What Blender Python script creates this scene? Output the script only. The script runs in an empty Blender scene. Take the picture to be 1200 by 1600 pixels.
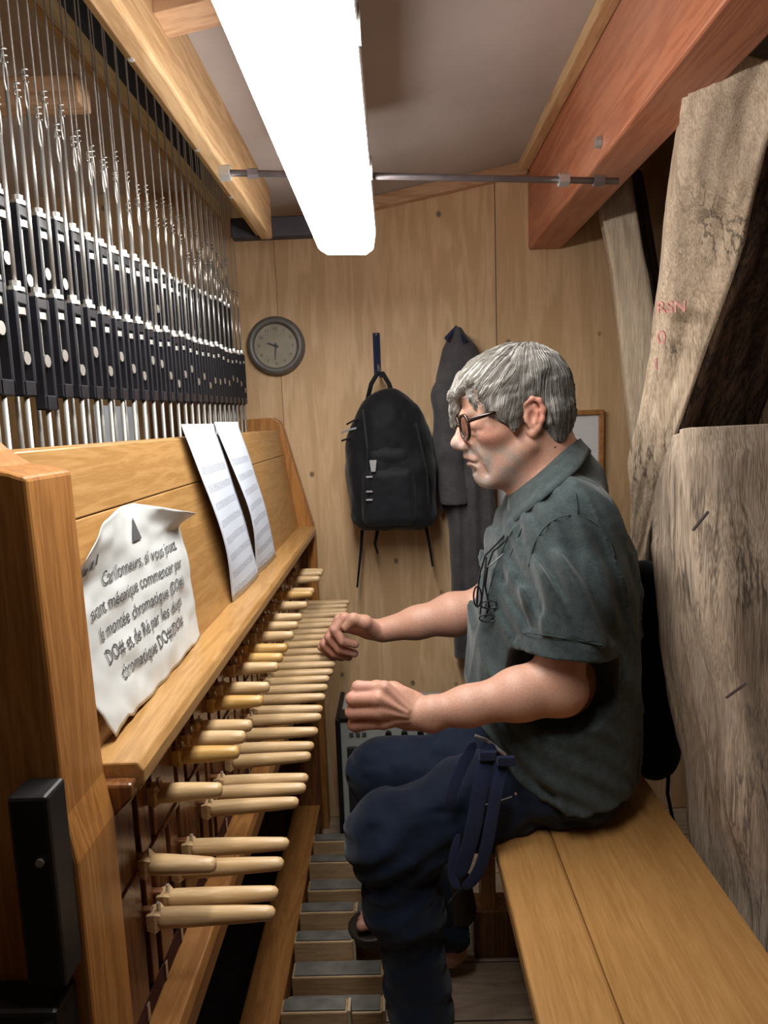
import bpy, math, random
import numpy as np
from mathutils import Vector, Matrix
random.seed(7); rng = np.random.default_rng(7)
S = bpy.context.scene; COL = S.collection

# ---------------------------------------------------------------- camera
FPX = 1080.0; CAM = np.array([0., 0., 1.27]); _t = .036
_yc = np.array([14., 142., FPX]); _yc /= np.linalg.norm(_yc)
_zc = np.array([-_t, 1., 0.]); _zc[2] = -(_zc[0]*14+_zc[1]*142)/FPX; _zc /= np.linalg.norm(_zc)
_xc = np.cross(_yc, _zc); _xc = _xc if _xc[0] > 0 else -_xc
MC = np.array([_xc, _yc, _zc])                     # rows: world axes seen from the camera (right, up, forward)
cam = bpy.data.cameras.new('camera'); co = bpy.data.objects.new('camera', cam); COL.objects.link(co)
rot = Matrix(((MC[0][0], MC[0][1], -MC[0][2]), (MC[1][0], MC[1][1], -MC[1][2]), (MC[2][0], MC[2][1], -MC[2][2])))
co.matrix_world = Matrix.Translation(CAM) @ rot.to_4x4()
cam.sensor_fit = 'HORIZONTAL'; cam.sensor_width = 36; cam.lens = 36*FPX/1200; cam.clip_start = .02
S.camera = co
def at(px, py, y):
    "point of the photograph's pixel at the depth y of the room (used to measure real positions)"
    d = MC @ np.array([px-600, 800-py, FPX]); return CAM + d*(y/d[1])

# ---------------------------------------------------------------- light and exposure
w = bpy.data.worlds.new('world'); S.world = w; w.use_nodes = True
w.node_tree.nodes['Background'].inputs[0].default_value = (1, .93, .86, 1)
w.node_tree.nodes['Background'].inputs[1].default_value = .22
S.view_settings.view_transform = 'Standard'; S.view_settings.look = 'None'
S.view_settings.gamma = 1; S.view_settings.exposure = 0.68; S.view_settings.use_curve_mapping = False
LAMP_STRENGTH = 19.0

# ---------------------------------------------------------------- noise
def _h(i, j, k, s):
    n = (i*374761393 + j*668265263 + k*2147483647*3 + s*974634777) & 0xffffffff
    n = ((n ^ (n >> 13))*1274126177) & 0xffffffff
    return ((n ^ (n >> 16)) & 0xffff)/65535.0
def noise(P, s=0):
    P = np.asarray(P, float); f = np.floor(P).astype(np.int64); t = P-f; t = t*t*(3-2*t)
    r = 0
    for a in (0, 1):
        for b in (0, 1):
            for c in (0, 1):
                wt = (t[..., 0] if a else 1-t[..., 0])*(t[..., 1] if b else 1-t[..., 1])*(t[..., 2] if c else 1-t[..., 2])
                r = r + wt*_h(f[..., 0]+a, f[..., 1]+b, f[..., 2]+c, s)
    return r*2-1
def fbm(P, o=3, s=0):
    r = 0; a = 1.
    for i in range(o): r = r + a*noise(P*(2**i), s+i*11); a *= .5
    return r

# ---------------------------------------------------------------- materials
def mat(name, rough=.5, metal=0, spec=.5):
    m = bpy.data.materials.new(name); m.use_nodes = True; b = m.node_tree.nodes['Principled BSDF']
    b.inputs['Roughness'].default_value = rough; b.inputs['Metallic'].default_value = metal
    b.inputs['Specular IOR Level'].default_value = spec
    return m, m.node_tree, b
def plain(name, col, rough=.5, metal=0, var=.08, scale=30, bump=0, spec=.5):
    m, t, b = mat(name, rough, metal, spec); N = t.nodes; L = t.links
    tc = N.new('ShaderNodeTexCoord'); no = N.new('ShaderNodeTexNoise'); no.inputs['Scale'].default_value = scale; no.inputs['Detail'].default_value = 4
    L.new(tc.outputs['Object'], no.inputs['Vector'])
    r = N.new('ShaderNodeValToRGB'); r.color_ramp.elements[0].position = .3; r.color_ramp.elements[1].position = .7
    r.color_ramp.elements[0].color = (*[c*(1-var) for c in col], 1); r.color_ramp.elements[1].color = (*[min(1, c*(1+var)) for c in col], 1)
    L.new(no.outputs['Fac'], r.inputs[0]); L.new(r.outputs[0], b.inputs['Base Color'])
    if bump:
        bp = N.new('ShaderNodeBump'); bp.inputs['Strength'].default_value = bump; bp.inputs['Distance'].default_value = .002
        L.new(no.outputs['Fac'], bp.inputs['Height']); L.new(bp.outputs[0], b.inputs['Normal'])
    return m
def wood(name, light, dark, stretch=(12, 1.2, 12), rough=.45, scale=3., knots=0, bump=.15, stain=None, stain_amt=0, fine=1.0, spec=.5, ring=.22, dist=.6, crack=0):
    m, t, b = mat(name, rough, 0, spec); N = t.nodes; L = t.links
    tc = N.new('ShaderNodeTexCoord'); oi = N.new('ShaderNodeObjectInfo')
    ad = N.new('ShaderNodeVectorMath'); ad.operation = 'ADD'; mu = N.new('ShaderNodeMath'); mu.operation = 'MULTIPLY'; mu.inputs[1].default_value = 7.3
    L.new(oi.outputs['Random'], mu.inputs[0]); L.new(tc.outputs['Object'], ad.inputs[0]); L.new(mu.outputs[0], ad.inputs[1])
    mp = N.new('ShaderNodeMapping'); mp.inputs['Scale'].default_value = stretch; L.new(ad.outputs[0], mp.inputs['Vector'])
    n1 = N.new('ShaderNodeTexNoise'); n1.inputs['Scale'].default_value = scale; n1.inputs['Detail'].default_value = 3; n1.inputs['Distortion'].default_value = dist
    L.new(mp.outputs[0], n1.inputs['Vector'])
    # growth rings: sine of the stretched noise
    m1 = N.new('ShaderNodeMath'); m1.operation = 'MULTIPLY'; m1.inputs[1].default_value = 26; L.new(n1.outputs['Fac'], m1.inputs[0])
    m2 = N.new('ShaderNodeMath'); m2.operation = 'SINE'; L.new(m1.outputs[0], m2.inputs[0])
    n2 = N.new('ShaderNodeTexNoise'); n2.inputs['Scale'].default_value = scale*9; n2.inputs['Detail'].default_value = 5; L.new(mp.outputs[0], n2.inputs['Vector'])
    m3 = N.new('ShaderNodeMath'); m3.operation = 'MULTIPLY_ADD'; m3.inputs[1].default_value = ring; m3.inputs[2].default_value = 0; L.new(m2.outputs[0], m3.inputs[0])
    m4 = N.new('ShaderNodeMath'); m4.operation = 'MULTIPLY_ADD'; m4.inputs[1].default_value = fine; L.new(n2.outputs['Fac'], m4.inputs[0]); L.new(m3.outputs[0], m4.inputs[2])
    r = N.new('ShaderNodeValToRGB'); e = r.color_ramp.elements
    e[0].position = .25; e[1].position = .75; e[0].color = (*dark, 1); e[1].color = (*light, 1); L.new(m4.outputs[0], r.inputs[0])
    out = r.outputs[0]
    if knots:
        mk = N.new('ShaderNodeMapping'); mk.inputs['Scale'].default_value = (1, 1, .8); L.new(tc.outputs['Object'], mk.inputs['Vector'])
        v = N.new('ShaderNodeTexVoronoi'); v.inputs['Scale'].default_value = knots; v.inputs['Randomness'].default_value = 1; L.new(mk.outputs[0], v.inputs['Vector'])
        rr = N.new('ShaderNodeValToRGB'); q = rr.color_ramp.elements; q[0].position = .04; q[1].position = .08; q[0].color = (1, 1, 1, 1); q[1].color = (0, 0, 0, 1)
        L.new(v.outputs['Distance'], rr.inputs[0])
        mx = N.new('ShaderNodeMixRGB'); L.new(rr.outputs[0], mx.inputs[0]); L.new(out, mx.inputs[1]); mx.inputs[2].default_value = (*[c*.35 for c in dark], 1); out = mx.outputs[0]
    if crack:
        mc = N.new('ShaderNodeMapping'); mc.inputs['Scale'].default_value = (26, 26, 1.3); L.new(tc.outputs['Object'], mc.inputs['Vector'])
        nc = N.new('ShaderNodeTexNoise'); nc.inputs['Scale'].default_value = 1; nc.inputs['Detail'].default_value = 4; nc.inputs['Roughness'].default_value = .65; L.new(mc.outputs[0], nc.inputs['Vector'])
        rc_ = N.new('ShaderNodeValToRGB'); q = rc_.color_ramp.elements; q[0].position = .465; q[0].color = (0, 0, 0, 1); q[1].position = .535; q[1].color = (0, 0, 0, 1)
        z_ = q.new(.5); z_.color = (crack, crack, crack, 1); L.new(nc.outputs['Fac'], rc_.inputs[0])
        nm = N.new('ShaderNodeTexNoise'); nm.inputs['Scale'].default_value = 6; L.new(tc.outputs['Object'], nm.inputs['Vector'])
        rm = N.new('ShaderNodeValToRGB'); rm.color_ramp.elements[0].position = .45; rm.color_ramp.elements[1].position = .6; L.new(nm.outputs['Fac'], rm.inputs[0])
        mm = N.new('ShaderNodeMixRGB'); mm.blend_type = 'MULTIPLY'; mm.inputs[0].default_value = 1; L.new(rc_.outputs[0], mm.inputs[1]); L.new(rm.outputs[0], mm.inputs[2])
        mx = N.new('ShaderNodeMixRGB'); L.new(mm.outputs[0], mx.inputs[0]); L.new(out, mx.inputs[1]); mx.inputs[2].default_value = (*[c*.22 for c in dark], 1); out = mx.outputs[0]
    if stain:
        n3 = N.new('ShaderNodeTexNoise'); n3.inputs['Scale'].default_value = 2.6; n3.inputs['Detail'].default_value = 6; L.new(tc.outputs['Object'], n3.inputs['Vector'])
        r3 = N.new('ShaderNodeValToRGB'); r3.color_ramp.elements[0].position = .45; r3.color_ramp.elements[1].position = .72
        r3.color_ramp.elements[0].color = (0, 0, 0, 1); r3.color_ramp.elements[1].color = (stain_amt,)*3+(1,); L.new(n3.outputs['Fac'], r3.inputs[0])
        mx = N.new('ShaderNodeMixRGB'); L.new(r3.outputs[0], mx.inputs[0]); L.new(out, mx.inputs[1]); mx.inputs[2].default_value = (*stain, 1); out = mx.outputs[0]
    L.new(out, b.inputs['Base Color'])
    bp = N.new('ShaderNodeBump'); bp.inputs['Strength'].default_value = bump; bp.inputs['Distance'].default_value = .002
    L.new(n2.outputs['Fac'], bp.inputs['Height']); L.new(bp.outputs[0], b.inputs['Normal'])
    return m
def emit(name, col, s):
    m = bpy.data.materials.new(name); m.use_nodes = True; b = m.node_tree.nodes['Principled BSDF']
    b.inputs['Base Color'].default_value = (.9, .9, .9, 1); b.inputs['Emission Color'].default_value = (*col, 1); b.inputs['Emission Strength'].default_value = s
    return m
def vcol(name, rough=.5, bump=0, bscale=400, spec=.4, sss=0, aniso=None):
    m, t, b = mat(name, rough, 0, spec); N = t.nodes; L = t.links
    a = N.new('ShaderNodeVertexColor'); a.layer_name = 'Col'
    no = N.new('ShaderNodeTexNoise'); no.inputs['Scale'].default_value = bscale; no.inputs['Detail'].default_value = 3
    tc = N.new('ShaderNodeTexCoord'); L.new(tc.outputs['Object'], no.inputs['Vector'])
    mx = N.new('ShaderNodeMixRGB'); mx.blend_type = 'OVERLAY'; mx.inputs[0].default_value = .25; L.new(a.outputs[0], mx.inputs[1]); L.new(no.outputs['Fac'], mx.inputs[2])
    L.new(mx.outputs[0], b.inputs['Base Color'])
    if sss: b.inputs['Subsurface Weight'].default_value = sss; b.inputs['Subsurface Radius'].default_value = (.012, .004, .002); b.inputs['Subsurface Scale'].default_value = .6
    if bump:
        bp = N.new('ShaderNodeBump'); bp.inputs['Strength'].default_value = bump; bp.inputs['Distance'].default_value = .001
        L.new(no.outputs['Fac'], bp.inputs['Height']); L.new(bp.outputs[0], b.inputs['Normal'])
    return m
def cloth(name, col, col2, wscale=900, rough=.9, bump=.4, var=25):
    m, t, b = mat(name, rough, 0, .15); N = t.nodes; L = t.links
    tc = N.new('ShaderNodeTexCoord'); n1 = N.new('ShaderNodeTexNoise'); n1.inputs['Scale'].default_value = wscale; n1.inputs['Detail'].default_value = 1
    n2 = N.new('ShaderNodeTexNoise'); n2.inputs['Scale'].default_value = var; n2.inputs['Detail'].default_value = 5
    L.new(tc.outputs['Object'], n1.inputs['Vector']); L.new(tc.outputs['Object'], n2.inputs['Vector'])
    ad = N.new('ShaderNodeMath'); ad.operation = 'MULTIPLY_ADD'; ad.inputs[1].default_value = .5; L.new(n1.outputs['Fac'], ad.inputs[0]); 
    hh = N.new('ShaderNodeMath'); hh.operation = 'MULTIPLY'; hh.inputs[1].default_value = .5; L.new(n2.outputs['Fac'], hh.inputs[0]); L.new(hh.outputs[0], ad.inputs[2])
    r = N.new('ShaderNodeValToRGB'); r.color_ramp.elements[0].position = .35; r.color_ramp.elements[1].position = .65
    r.color_ramp.elements[0].color = (*col, 1); r.color_ramp.elements[1].color = (*col2, 1); L.new(ad.outputs[0], r.inputs[0]); L.new(r.outputs[0], b.inputs['Base Color'])
    b.inputs['Sheen Weight'].default_value = .15
    bp = N.new('ShaderNodeBump'); bp.inputs['Strength'].default_value = bump; bp.inputs['Distance'].default_value = .0008
    L.new(n1.outputs['Fac'], bp.inputs['Height']); L.new(bp.outputs[0], b.inputs['Normal'])
    return m
M = {}
M['ply'] = wood('plywood', (.72, .50, .29), (.58, .38, .20), (7, 7, .8), .6, 2.0, knots=8.5, bump=.05, fine=.8)
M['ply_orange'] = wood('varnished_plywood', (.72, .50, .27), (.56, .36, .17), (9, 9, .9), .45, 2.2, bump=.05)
M['oak'] = wood('varnished_oak', (.46, .26, .095), (.36, .19, .06), (14, 1.1, 14), .34, 3.5, bump=.08)
M['oak_up'] = wood('varnished_oak_upright', (.46, .205, .055), (.32, .13, .03), (14, 14, 1.0), .38, 3.5, bump=.08)
M['oak_deep'] = wood('dark_varnished_oak', (.24, .10, .035), (.13, .048, .018), (12, 12, 1.0), .24, 3.5, bump=.05)
M['oak_rail'] = wood('oak_rail', (.46, .215, .065), (.34, .145, .04), (14, 1.1, 14), .38, 3.5, bump=.06)
M['bench'] = wood('bench_oak', (.44, .235, .08), (.34, .17, .052), (16, .9, 16), .30, 3.0, bump=.06, fine=1.0, ring=.12)
M['key'] = wood('turned_key_wood', (.72, .52, .30), (.58, .385, .185), (1.5, 22, 22), .38, 4, bump=.08, fine=.8)
M['key_dark'] = wood('key_shaft_wood', (.30, .13, .055), (.16, .06, .025), (1.5, 22, 22), .4, 4)
M['key_yel'] = wood('yellowed_key_wood', (.72, .46, .17), (.58, .34, .10), (1.5, 22, 22), .36, 4, bump=.08, fine=.8)
M['old'] = wood('weathered_timber', (.86, .70, .53), (.36, .26, .17), (10, 10, .45), .85, 5, knots=2.4, bump=.45, stain=(.34, .27, .22), stain_amt=.45, fine=.8, ring=.05, dist=.2, crack=.9)
M['old_grey'] = wood('grey_weathered_timber', (.82, .67, .52), (.30, .22, .155), (12, 12, .45), .88, 5, knots=2.4, bump=.45, stain=(.28, .22, .18), stain_amt=.45, fine=.8, ring=.05, dist=.2, crack=.9)
M['old_lifted'] = wood('lightened_weathered_timber', (.95, .80, .60), (.52, .40, .27), (10, 10, .45), .85, 5, knots=2.4, bump=.4, stain=(.4, .3, .24), stain_amt=.4, fine=.8, ring=.05, dist=.2, crack=.8)  # weathered timber lightened in colour to offset the shade on the rear brace
M['dark_timber'] = wood('dark_brown_timber', (.13, .075, .045), (.035, .02, .014), (8, 8, .8), .9, 4, bump=1.0)  # near-black brown for some timber side faces, the rear post and two walls
M['red'] = wood('red_stained_beam', (.50, .185, .09), (.36, .115, .055), (10, .7, 10), .5, 3, bump=.12, stain=(.52, .30, .22), stain_amt=.55)
M['pine'] = wood('raw_pine_beam', (.64, .42, .22), (.46, .27, .125), (10, .8, 10), .6, 3, knots=2.5, bump=.15)
M['pine_x'] = wood('raw_pine_purlin', (.62, .38, .22), (.45, .25, .13), (.8, 10, 10), .6, 3, knots=2, bump=.15)
M['bar'] = wood('yellow_guide_bar', (.72, .50, .20), (.58, .38, .13), (10, .8, 10), .5, 3)
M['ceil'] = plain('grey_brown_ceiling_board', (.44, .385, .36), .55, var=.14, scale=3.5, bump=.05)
M['ceil_left'] = plain('roof_board', (.80, .71, .64), .6, var=.12, scale=4)  # ceiling colour lightened to make up for lamp light the pine beam blocks
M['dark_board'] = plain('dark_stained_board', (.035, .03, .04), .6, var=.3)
M['floor'] = wood('floor_board', (.42, .32, .23), (.31, .225, .155), (1.2, 8, 8), .55, 3, bump=.1)
M['pedal'] = wood('pedal_wood', (.55, .37, .20), (.42, .27, .14), (1.5, 14, 14), .5, 4)
M['slate'] = plain('worn_grey_pedal_top', (.17, .16, .14), .45, var=.25)
M['pedal_end'] = plain('pale_pedal_end', (.55, .43, .29), .6)
M['black'] = plain('black_turnbuckle_steel', (.012, .012, .017), .38, 0, var=.3)
M['blackwood'] = plain('black_painted_wood', (.010, .009, .010), .45, var=.3)
M['steel'] = plain('bright_zinc_steel', (.62, .61, .58), .36, .75, var=.1)
M['rodsteel'] = plain('brushed_rod_steel', (.36, .35, .32), .45, .45, var=.12)
M['wire'] = plain('galvanised_wire', (.40, .37, .34), .45, .4, var=.1)
M['felt'] = plain('dark_red_felt', (.075, .014, .010), .9)
M['paper'] = plain('crumpled_paper', (.66, .69, .68), .45, var=.05, scale=18)
M['white_paper'] = plain('white_paper', (.62, .66, .72), .7, var=.04, scale=10)
M['ink'] = plain('dark_ink', (.085, .085, .09), .7)
M['lampwhite'] = emit('lamp_diffuser', (1, .97, .93), LAMP_STRENGTH)
M['lampbody'] = plain('white_lamp_housing', (.75, .75, .75), .5)
M['bag'] = cloth('black_nylon', (.003, .0035, .005), (.007, .008, .011), 500, .65, .4)
M['bag2'] = cloth('dark_nylon_pocket', (.006, .007, .010), (.013, .014, .018), 500, .6, .4)
M['navyweb'] = cloth('navy_webbing', (.010, .015, .045), (.022, .030, .075), 700, .7, .5)
M['coat'] = cloth('grey_wool_coat', (.045, .043, .048), (.085, .080, .082), 350, .95, .5)
M['shirt'] = cloth('green_grey_pique', (.030, .043, .045), (.066, .088, .090), 520, .92, .5, 60)
M['shirt_seam'] = cloth('green_grey_seam', (.022, .034, .036), (.045, .062, .064), 520, .95, .4)
M['jeans'] = cloth('dark_navy_denim', (.004, .009, .022), (.009, .017, .040), 900, .75, .4)
M['tee'] = cloth('pale_undershirt', (.5, .53, .56), (.6, .63, .66), 600, .9, .3)
M['skin'] = vcol('skin', .48, .25, 300, .4, sss=.12)
M['hair'] = vcol('grey_hair', .5, .3, 900, .35)
M['tort'] = plain('tortoiseshell', (.022, .008, .005), .22, var=.9, scale=160)
M['sandal'] = plain('dark_brown_leather', (.03, .02, .015), .5)
M['amp'] = plain('grey_enclosure', (.40, .42, .40), .5)
M['grille'] = plain('black_grille', (.018, .02, .022), .6, scale=300, var=.5, bump=.4)
M['clockrim'] = plain('grey_metal_rim', (.16, .148, .135), .45, .2, var=.12)
M['clockface'] = plain('cream_dial', (.33, .295, .225), .6, var=.12, scale=25)
M['framewood'] = wood('picture_frame_wood', (.42, .20, .07), (.30, .13, .04), (8, 8, 8), .4, 4)
M['print'] = plain('framed_white_sheet', (.66, .67, .69), .35, var=.03)
M['pink'] = plain('faded_red_chalk', (.74, .36, .32), .9, var=.3, scale=120)
M['greytrim'] = plain('light_grey_trim', (.30, .31, .33), .5)
M['iron'] = plain('painted_iron_rod', (.17, .145, .15), .4, .5, var=.2)
g, gt, gb = mat('lens_glass', .05); gb.inputs['Transmission Weight'].default_value = 1; gb.inputs['IOR'].default_value = 1.08; M['glass'] = g

def sheet_music_mat():
    m, t, b = mat('sheet_music', .65); N = t.nodes; L = t.links
    uv = N.new('ShaderNodeUVMap'); sp = N.new('ShaderNodeSeparateXYZ'); L.new(uv.outputs[0], sp.inputs[0])
    def mth(op, a, b2=None, c=None):
        n = N.new('ShaderNodeMath'); n.operation = op
        for i, v in enumerate((a, b2, c)):
            if v is None: continue
            if isinstance(v, (int, float)): n.inputs[i].default_value = v
            else: L.new(v, n.inputs[i])
        return n.outputs[0]
    v10 = mth('MULTIPLY', sp.outputs[1], 10.); fr = mth('FRACT', v10)
    band = mth('MULTIPLY', mth('GREATER_THAN', fr, .3), mth('LESS_THAN', fr, .72))
    ln = mth('LESS_THAN', mth('FRACT', mth('MULTIPLY', mth('SUBTRACT', fr, .3), 11.9)), .28)
    inx = mth('MULTIPLY', mth('GREATER_THAN', sp.outputs[0], .09), mth('LESS_THAN', sp.outputs[0], .93))
    inx = mth('MULTIPLY', inx, mth('LESS_THAN', sp.outputs[1], .80))
    mp = N.new('ShaderNodeMapping'); mp.inputs['Scale'].default_value = (46, 75, 1); L.new(uv.outputs[0], mp.inputs['Vector'])
    vo = N.new('ShaderNodeTexVoronoi'); vo.inputs['Scale'].default_value = 1; L.new(mp.outputs[0], vo.inputs['Vector'])
    note = mth('LESS_THAN', vo.outputs['Distance'], .27)
    n = N.new('ShaderNodeTexNoise'); n.inputs['Scale'].default_value = 30; L.new(uv.outputs[0], n.inputs['Vector'])
    note = mth('MULTIPLY', note, mth('GREATER_THAN', n.outputs['Fac'], .5))
    k = mth('MULTIPLY', mth('MULTIPLY', mth('MAXIMUM', ln, note), band), inx)
    k = mth('MULTIPLY', k, .9)
    mx = N.new('ShaderNodeMixRGB'); L.new(k, mx.inputs[0]); mx.inputs[1].default_value = (.60, .66, .76, 1); mx.inputs[2].default_value = (.10, .11, .15, 1)
    L.new(mx.outputs[0], b.inputs['Base Color'])
    return m
M['music'] = sheet_music_mat()

# ---------------------------------------------------------------- object helpers
def tag(o, label=None, cat=None, group=None, kind=None):
    if label: o['label'] = label
    if cat: o['category'] = cat
    if group: o['group'] = group
    if kind: o['kind'] = kind
    return o
def thing(name, label, cat, loc, group=None):
    o = bpy.data.objects.new(name, None); COL.objects.link(o); o.location = loc; o.empty_display_size = .05
    return tag(o, label, cat, group)
def root_loc(p):
    l = np.zeros(3)
    while p is not None: l += np.array(p.location); p = p.parent
    return l
def link_mesh(name, V, Fc, m, parent=None, smooth=False, uv=None, vc=None, origin=None):
    V = np.asarray(V, float)
    if parent is not None: V = V - root_loc(parent)
    elif origin is not None: V = V - np.array(origin)
    me = bpy.data.meshes.new(name); me.from_pydata(V.tolist(), [], Fc if isinstance(Fc, list) else Fc.tolist()); 
    if m: me.materials.append(m)
    if smooth: me.polygons.foreach_set('use_smooth', [True]*len(me.polygons))
    if vc is not None:
        a = me.color_attributes.new('Col', 'FLOAT_COLOR', 'POINT'); a.data.foreach_set('color', np.c_[vc, np.ones(len(vc))].astype(np.float32).ravel())
    if uv is not None:
        l = me.uv_layers.new(name='UVMap'); idx = np.zeros(len(me.loops), int); me.loops.foreach_get('vertex_index', idx)
        l.data.foreach_set('uv', np.asarray(uv)[idx].astype(np.float32).ravel())
    me.update()
    o = bpy.data.objects.new(name, me); COL.objects.link(o)
    if parent is not None: o.parent = parent
    elif origin is not None: o.location = origin
    return o
class MB:
    def __init__(s): s.V = []; s.F = []
    def add(s, V, F):
        n = len(s.V); s.V += [tuple(v) for v in V]; s.F += [tuple(i+n for i in f) for f in F]; return s
    def box(s, lo, hi, R=None):
        lo = np.array(lo, float); hi = np.array(hi, float)
        V = [(x, y, z) for x in (lo[0], hi[0]) for y in (lo[1], hi[1]) for z in (lo[2], hi[2])]
        if R is not None:
            c = (lo+hi)/2; V = [tuple(c+R@(np.array(v)-c)) for v in V]
        return s.add(V, [(0, 1, 3, 2), (4, 6, 7, 5), (0, 4, 5, 1), (2, 3, 7, 6), (0, 2, 6, 4), (1, 5, 7, 3)])
    def prism(s, poly, axis, a, b):
        "extrude a 2D polygon along an axis; poly gives the two other coordinates in x,y,z order"
        n = len(poly)
        def mk(p, v): q = list(p); q.insert(axis, v); return q
        V = [mk(p, a) for p in poly]+[mk(p, b) for p in poly]
        F = [tuple(range(n))[::-1], tuple(range(n, 2*n))]+[(i, (i+1) % n, n+(i+1) % n, n+i) for i in range(n)]
        return s.add(V, F)
    def tube(s, P, R, n=8, cap=True, flat=1.0, nrm=None):
        P = [np.array(p, float) for p in P]; R = R if hasattr(R, '__len__') else [R]*len(P)
        V = []; up = None
        for i, p in enumerate(P):
            d = P[min(i+1, len(P)-1)]-P[max(i-1, 0)]; d /= (np.linalg.norm(d)+1e-9)
            if nrm is not None: up = np.array(nrm, float)
            elif up is None: up = np.array([0, 0, 1.]) if abs(d[2]) < .9 else np.array([1., 0, 0])
            u = up-d*(up@d); u /= (np.linalg.norm(u)+1e-9); v = np.cross(d, u); up = u
            for k in range(n):
                a = 2*math.pi*k/n+math.pi/n*(n == 4); V.append(p+R[i]*(u*math.cos(a)*flat+v*math.sin(a)))
        F = [(i*n+k, i*n+(k+1) % n, (i+1)*n+(k+1) % n, (i+1)*n+k) for i in range(len(P)-1) for k in range(n)]
        if cap: F += [tuple(range(n))[::-1], tuple(range((len(P)-1)*n, len(P)*n))]
        return s.add(V, F)
    def sphere(s, c, r, n=10, m=7):
        r = np.array(r if hasattr(r, '__len__') else (r, r, r)); c = np.array(c, float); V = []
        for i in range(m+1):
            t = math.pi*i/m
            for k in range(n): a = 2*math.pi*k/n; V.append(c+r*np.array([math.sin(t)*math.cos(a), math.sin(t)*math.sin(a), math.cos(t)]))
        return s.add(V, [(i*n+k, (i+1)*n+k, (i+1)*n+(k+1) % n, i*n+(k+1) % n) for i in range(m) for k in range(n)])
    def build(s, name, m, parent=None, bevel=0, smooth=False, seg=2, origin=None):
        o = link_mesh(name, s.V, s.F, m, parent, smooth, origin=origin)
        if bevel:
            b = o.modifiers.new('bevel', 'BEVEL'); b.width = bevel; b.segments = seg; b.limit_method = 'ANGLE'; b.angle_limit = .6
        return o
def struct(o): o['kind'] = 'structure'; return o
def text_mesh(name, txt, size, Mx, m, parent, depth=.0004, width=0, align='CENTER'):
    cu = bpy.data.curves.new(name, 'FONT'); cu.body = txt; cu.size = size; cu.extrude = depth; cu.align_x = align; cu.offset = width; cu.resolution_u = 3
    o = bpy.data.objects.new(name, cu); COL.objects.link(o)
    me = bpy.data.meshes.new_from_object(o.evaluated_get(bpy.context.evaluated_depsgraph_get()))
    bpy.data.objects.remove(o); bpy.data.curves.remove(cu)
    me.transform(Matrix(Mx.tolist())); me.transform(Matrix.Translation(-Vector(root_loc(parent)))); me.materials.clear(); me.materials.append(m)
    o = bpy.data.objects.new(name, me); COL.objects.link(o); o.parent = parent; return o
def frame4(o, x, y, z):
    R = np.eye(4)
    for i, a in enumerate((x, y, z)): a = np.array(a, float); R[:3, i] = a/np.linalg.norm(a)
    R[:3, 3] = o; return R

# ================================================================ SETTING
YB = 2.10                                             # back wall
CEIL = lambda x: 1.915+.18*x
# back wall: plywood sheets
wb = MB().box((-1.35, YB+.02, -.02), (1.6, YB+.06, 2.3)).build('wall_back', M['dark_board']); struct(wb)
for a, b_ in ((-1.3, -.3305), (-.3295, .3145), (.3165, .95), (.952, 1.55)):
    MB().box((a, YB, 0), (b_, YB+.02, 2.28)).build('plywood_sheet', M['ply'], wb, bevel=.0012)
fl = MB().box((-1.35, -.6, -.05), (1.6, YB+.05, -.02)).build('floor', M['dark_board']); struct(fl)
yy = -.6
while yy < YB:
    MB().box((-.1 if yy < 1.9 else -1.3, yy+.002, -.02), (1.55, min(yy+.158, YB), 0)).build('floor_board', M['floor'], fl, bevel=.002); yy += .16
MB().box((-1.3, -.6, -.02), (-.102, 1.877, -.004)).build('floor_board', M['dark_board'], fl)
wl = MB().box((-1.35, -.6, 0), (-1.3, YB, 2.3)).build('wall_left', M['dark_board']); struct(wl)
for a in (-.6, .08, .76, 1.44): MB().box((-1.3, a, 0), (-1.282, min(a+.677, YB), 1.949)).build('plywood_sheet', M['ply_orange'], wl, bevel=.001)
wr = MB().box((1.25, -.6, 0), (1.3, YB, 2.4)).build('wall_right', M['dark_timber']); struct(wr)
wf = MB().box((-1.35, -.65, 0), (1.6, -.6, 2.4)).build('wall_front', M['dark_timber']); struct(wf)
# ceilings
cl = MB().add([(-.35, -.6, CEIL(-.35)), (1.3, -.6, CEIL(1.3)), (1.3, YB, CEIL(1.3)), (-.35, YB, CEIL(-.35)),
               (-.35, -.6, CEIL(-.35)+.02), (1.3, -.6, CEIL(1.3)+.02), (1.3, YB, CEIL(1.3)+.02), (-.35, YB, CEIL(-.35)+.02)],
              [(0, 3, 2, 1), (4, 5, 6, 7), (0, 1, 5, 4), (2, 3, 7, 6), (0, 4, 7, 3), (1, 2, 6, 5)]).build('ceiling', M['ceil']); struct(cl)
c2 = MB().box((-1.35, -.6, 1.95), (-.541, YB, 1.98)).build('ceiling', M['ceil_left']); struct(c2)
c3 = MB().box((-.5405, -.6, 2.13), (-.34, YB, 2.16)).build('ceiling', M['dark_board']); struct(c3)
# battens round the ceiling sheet
def batten(x0, x1, y0, y1, dz, m, name='ceiling_batten', top=.0):
    V = []
    for z in (-dz, -top):
        V += [(x0, y0, CEIL(x0)+z), (x1, y0, CEIL(x1)+z), (x1, y1, CEIL(x1)+z), (x0, y1, CEIL(x0)+z)]
    return MB().add(V, [(0, 3, 2, 1), (4, 5, 6, 7), (0, 1, 5, 4), (1, 2, 6, 5), (2, 3, 7, 6), (3, 0, 4, 7)]).build(name, m, cl, bevel=.0015)
batten(-.30, .405, YB-.03, YB-.001, .034, M['pine_x'])
batten(.378, .408, -.55, YB-.032, .028, M['pine'])
batten(-.292, .37, .965, 1.025, .06, M['pine_x'], 'purlin')
batten(.51, 1.2, .965, 1.025, .06, M['pine_x'], 'purlin')
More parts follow.
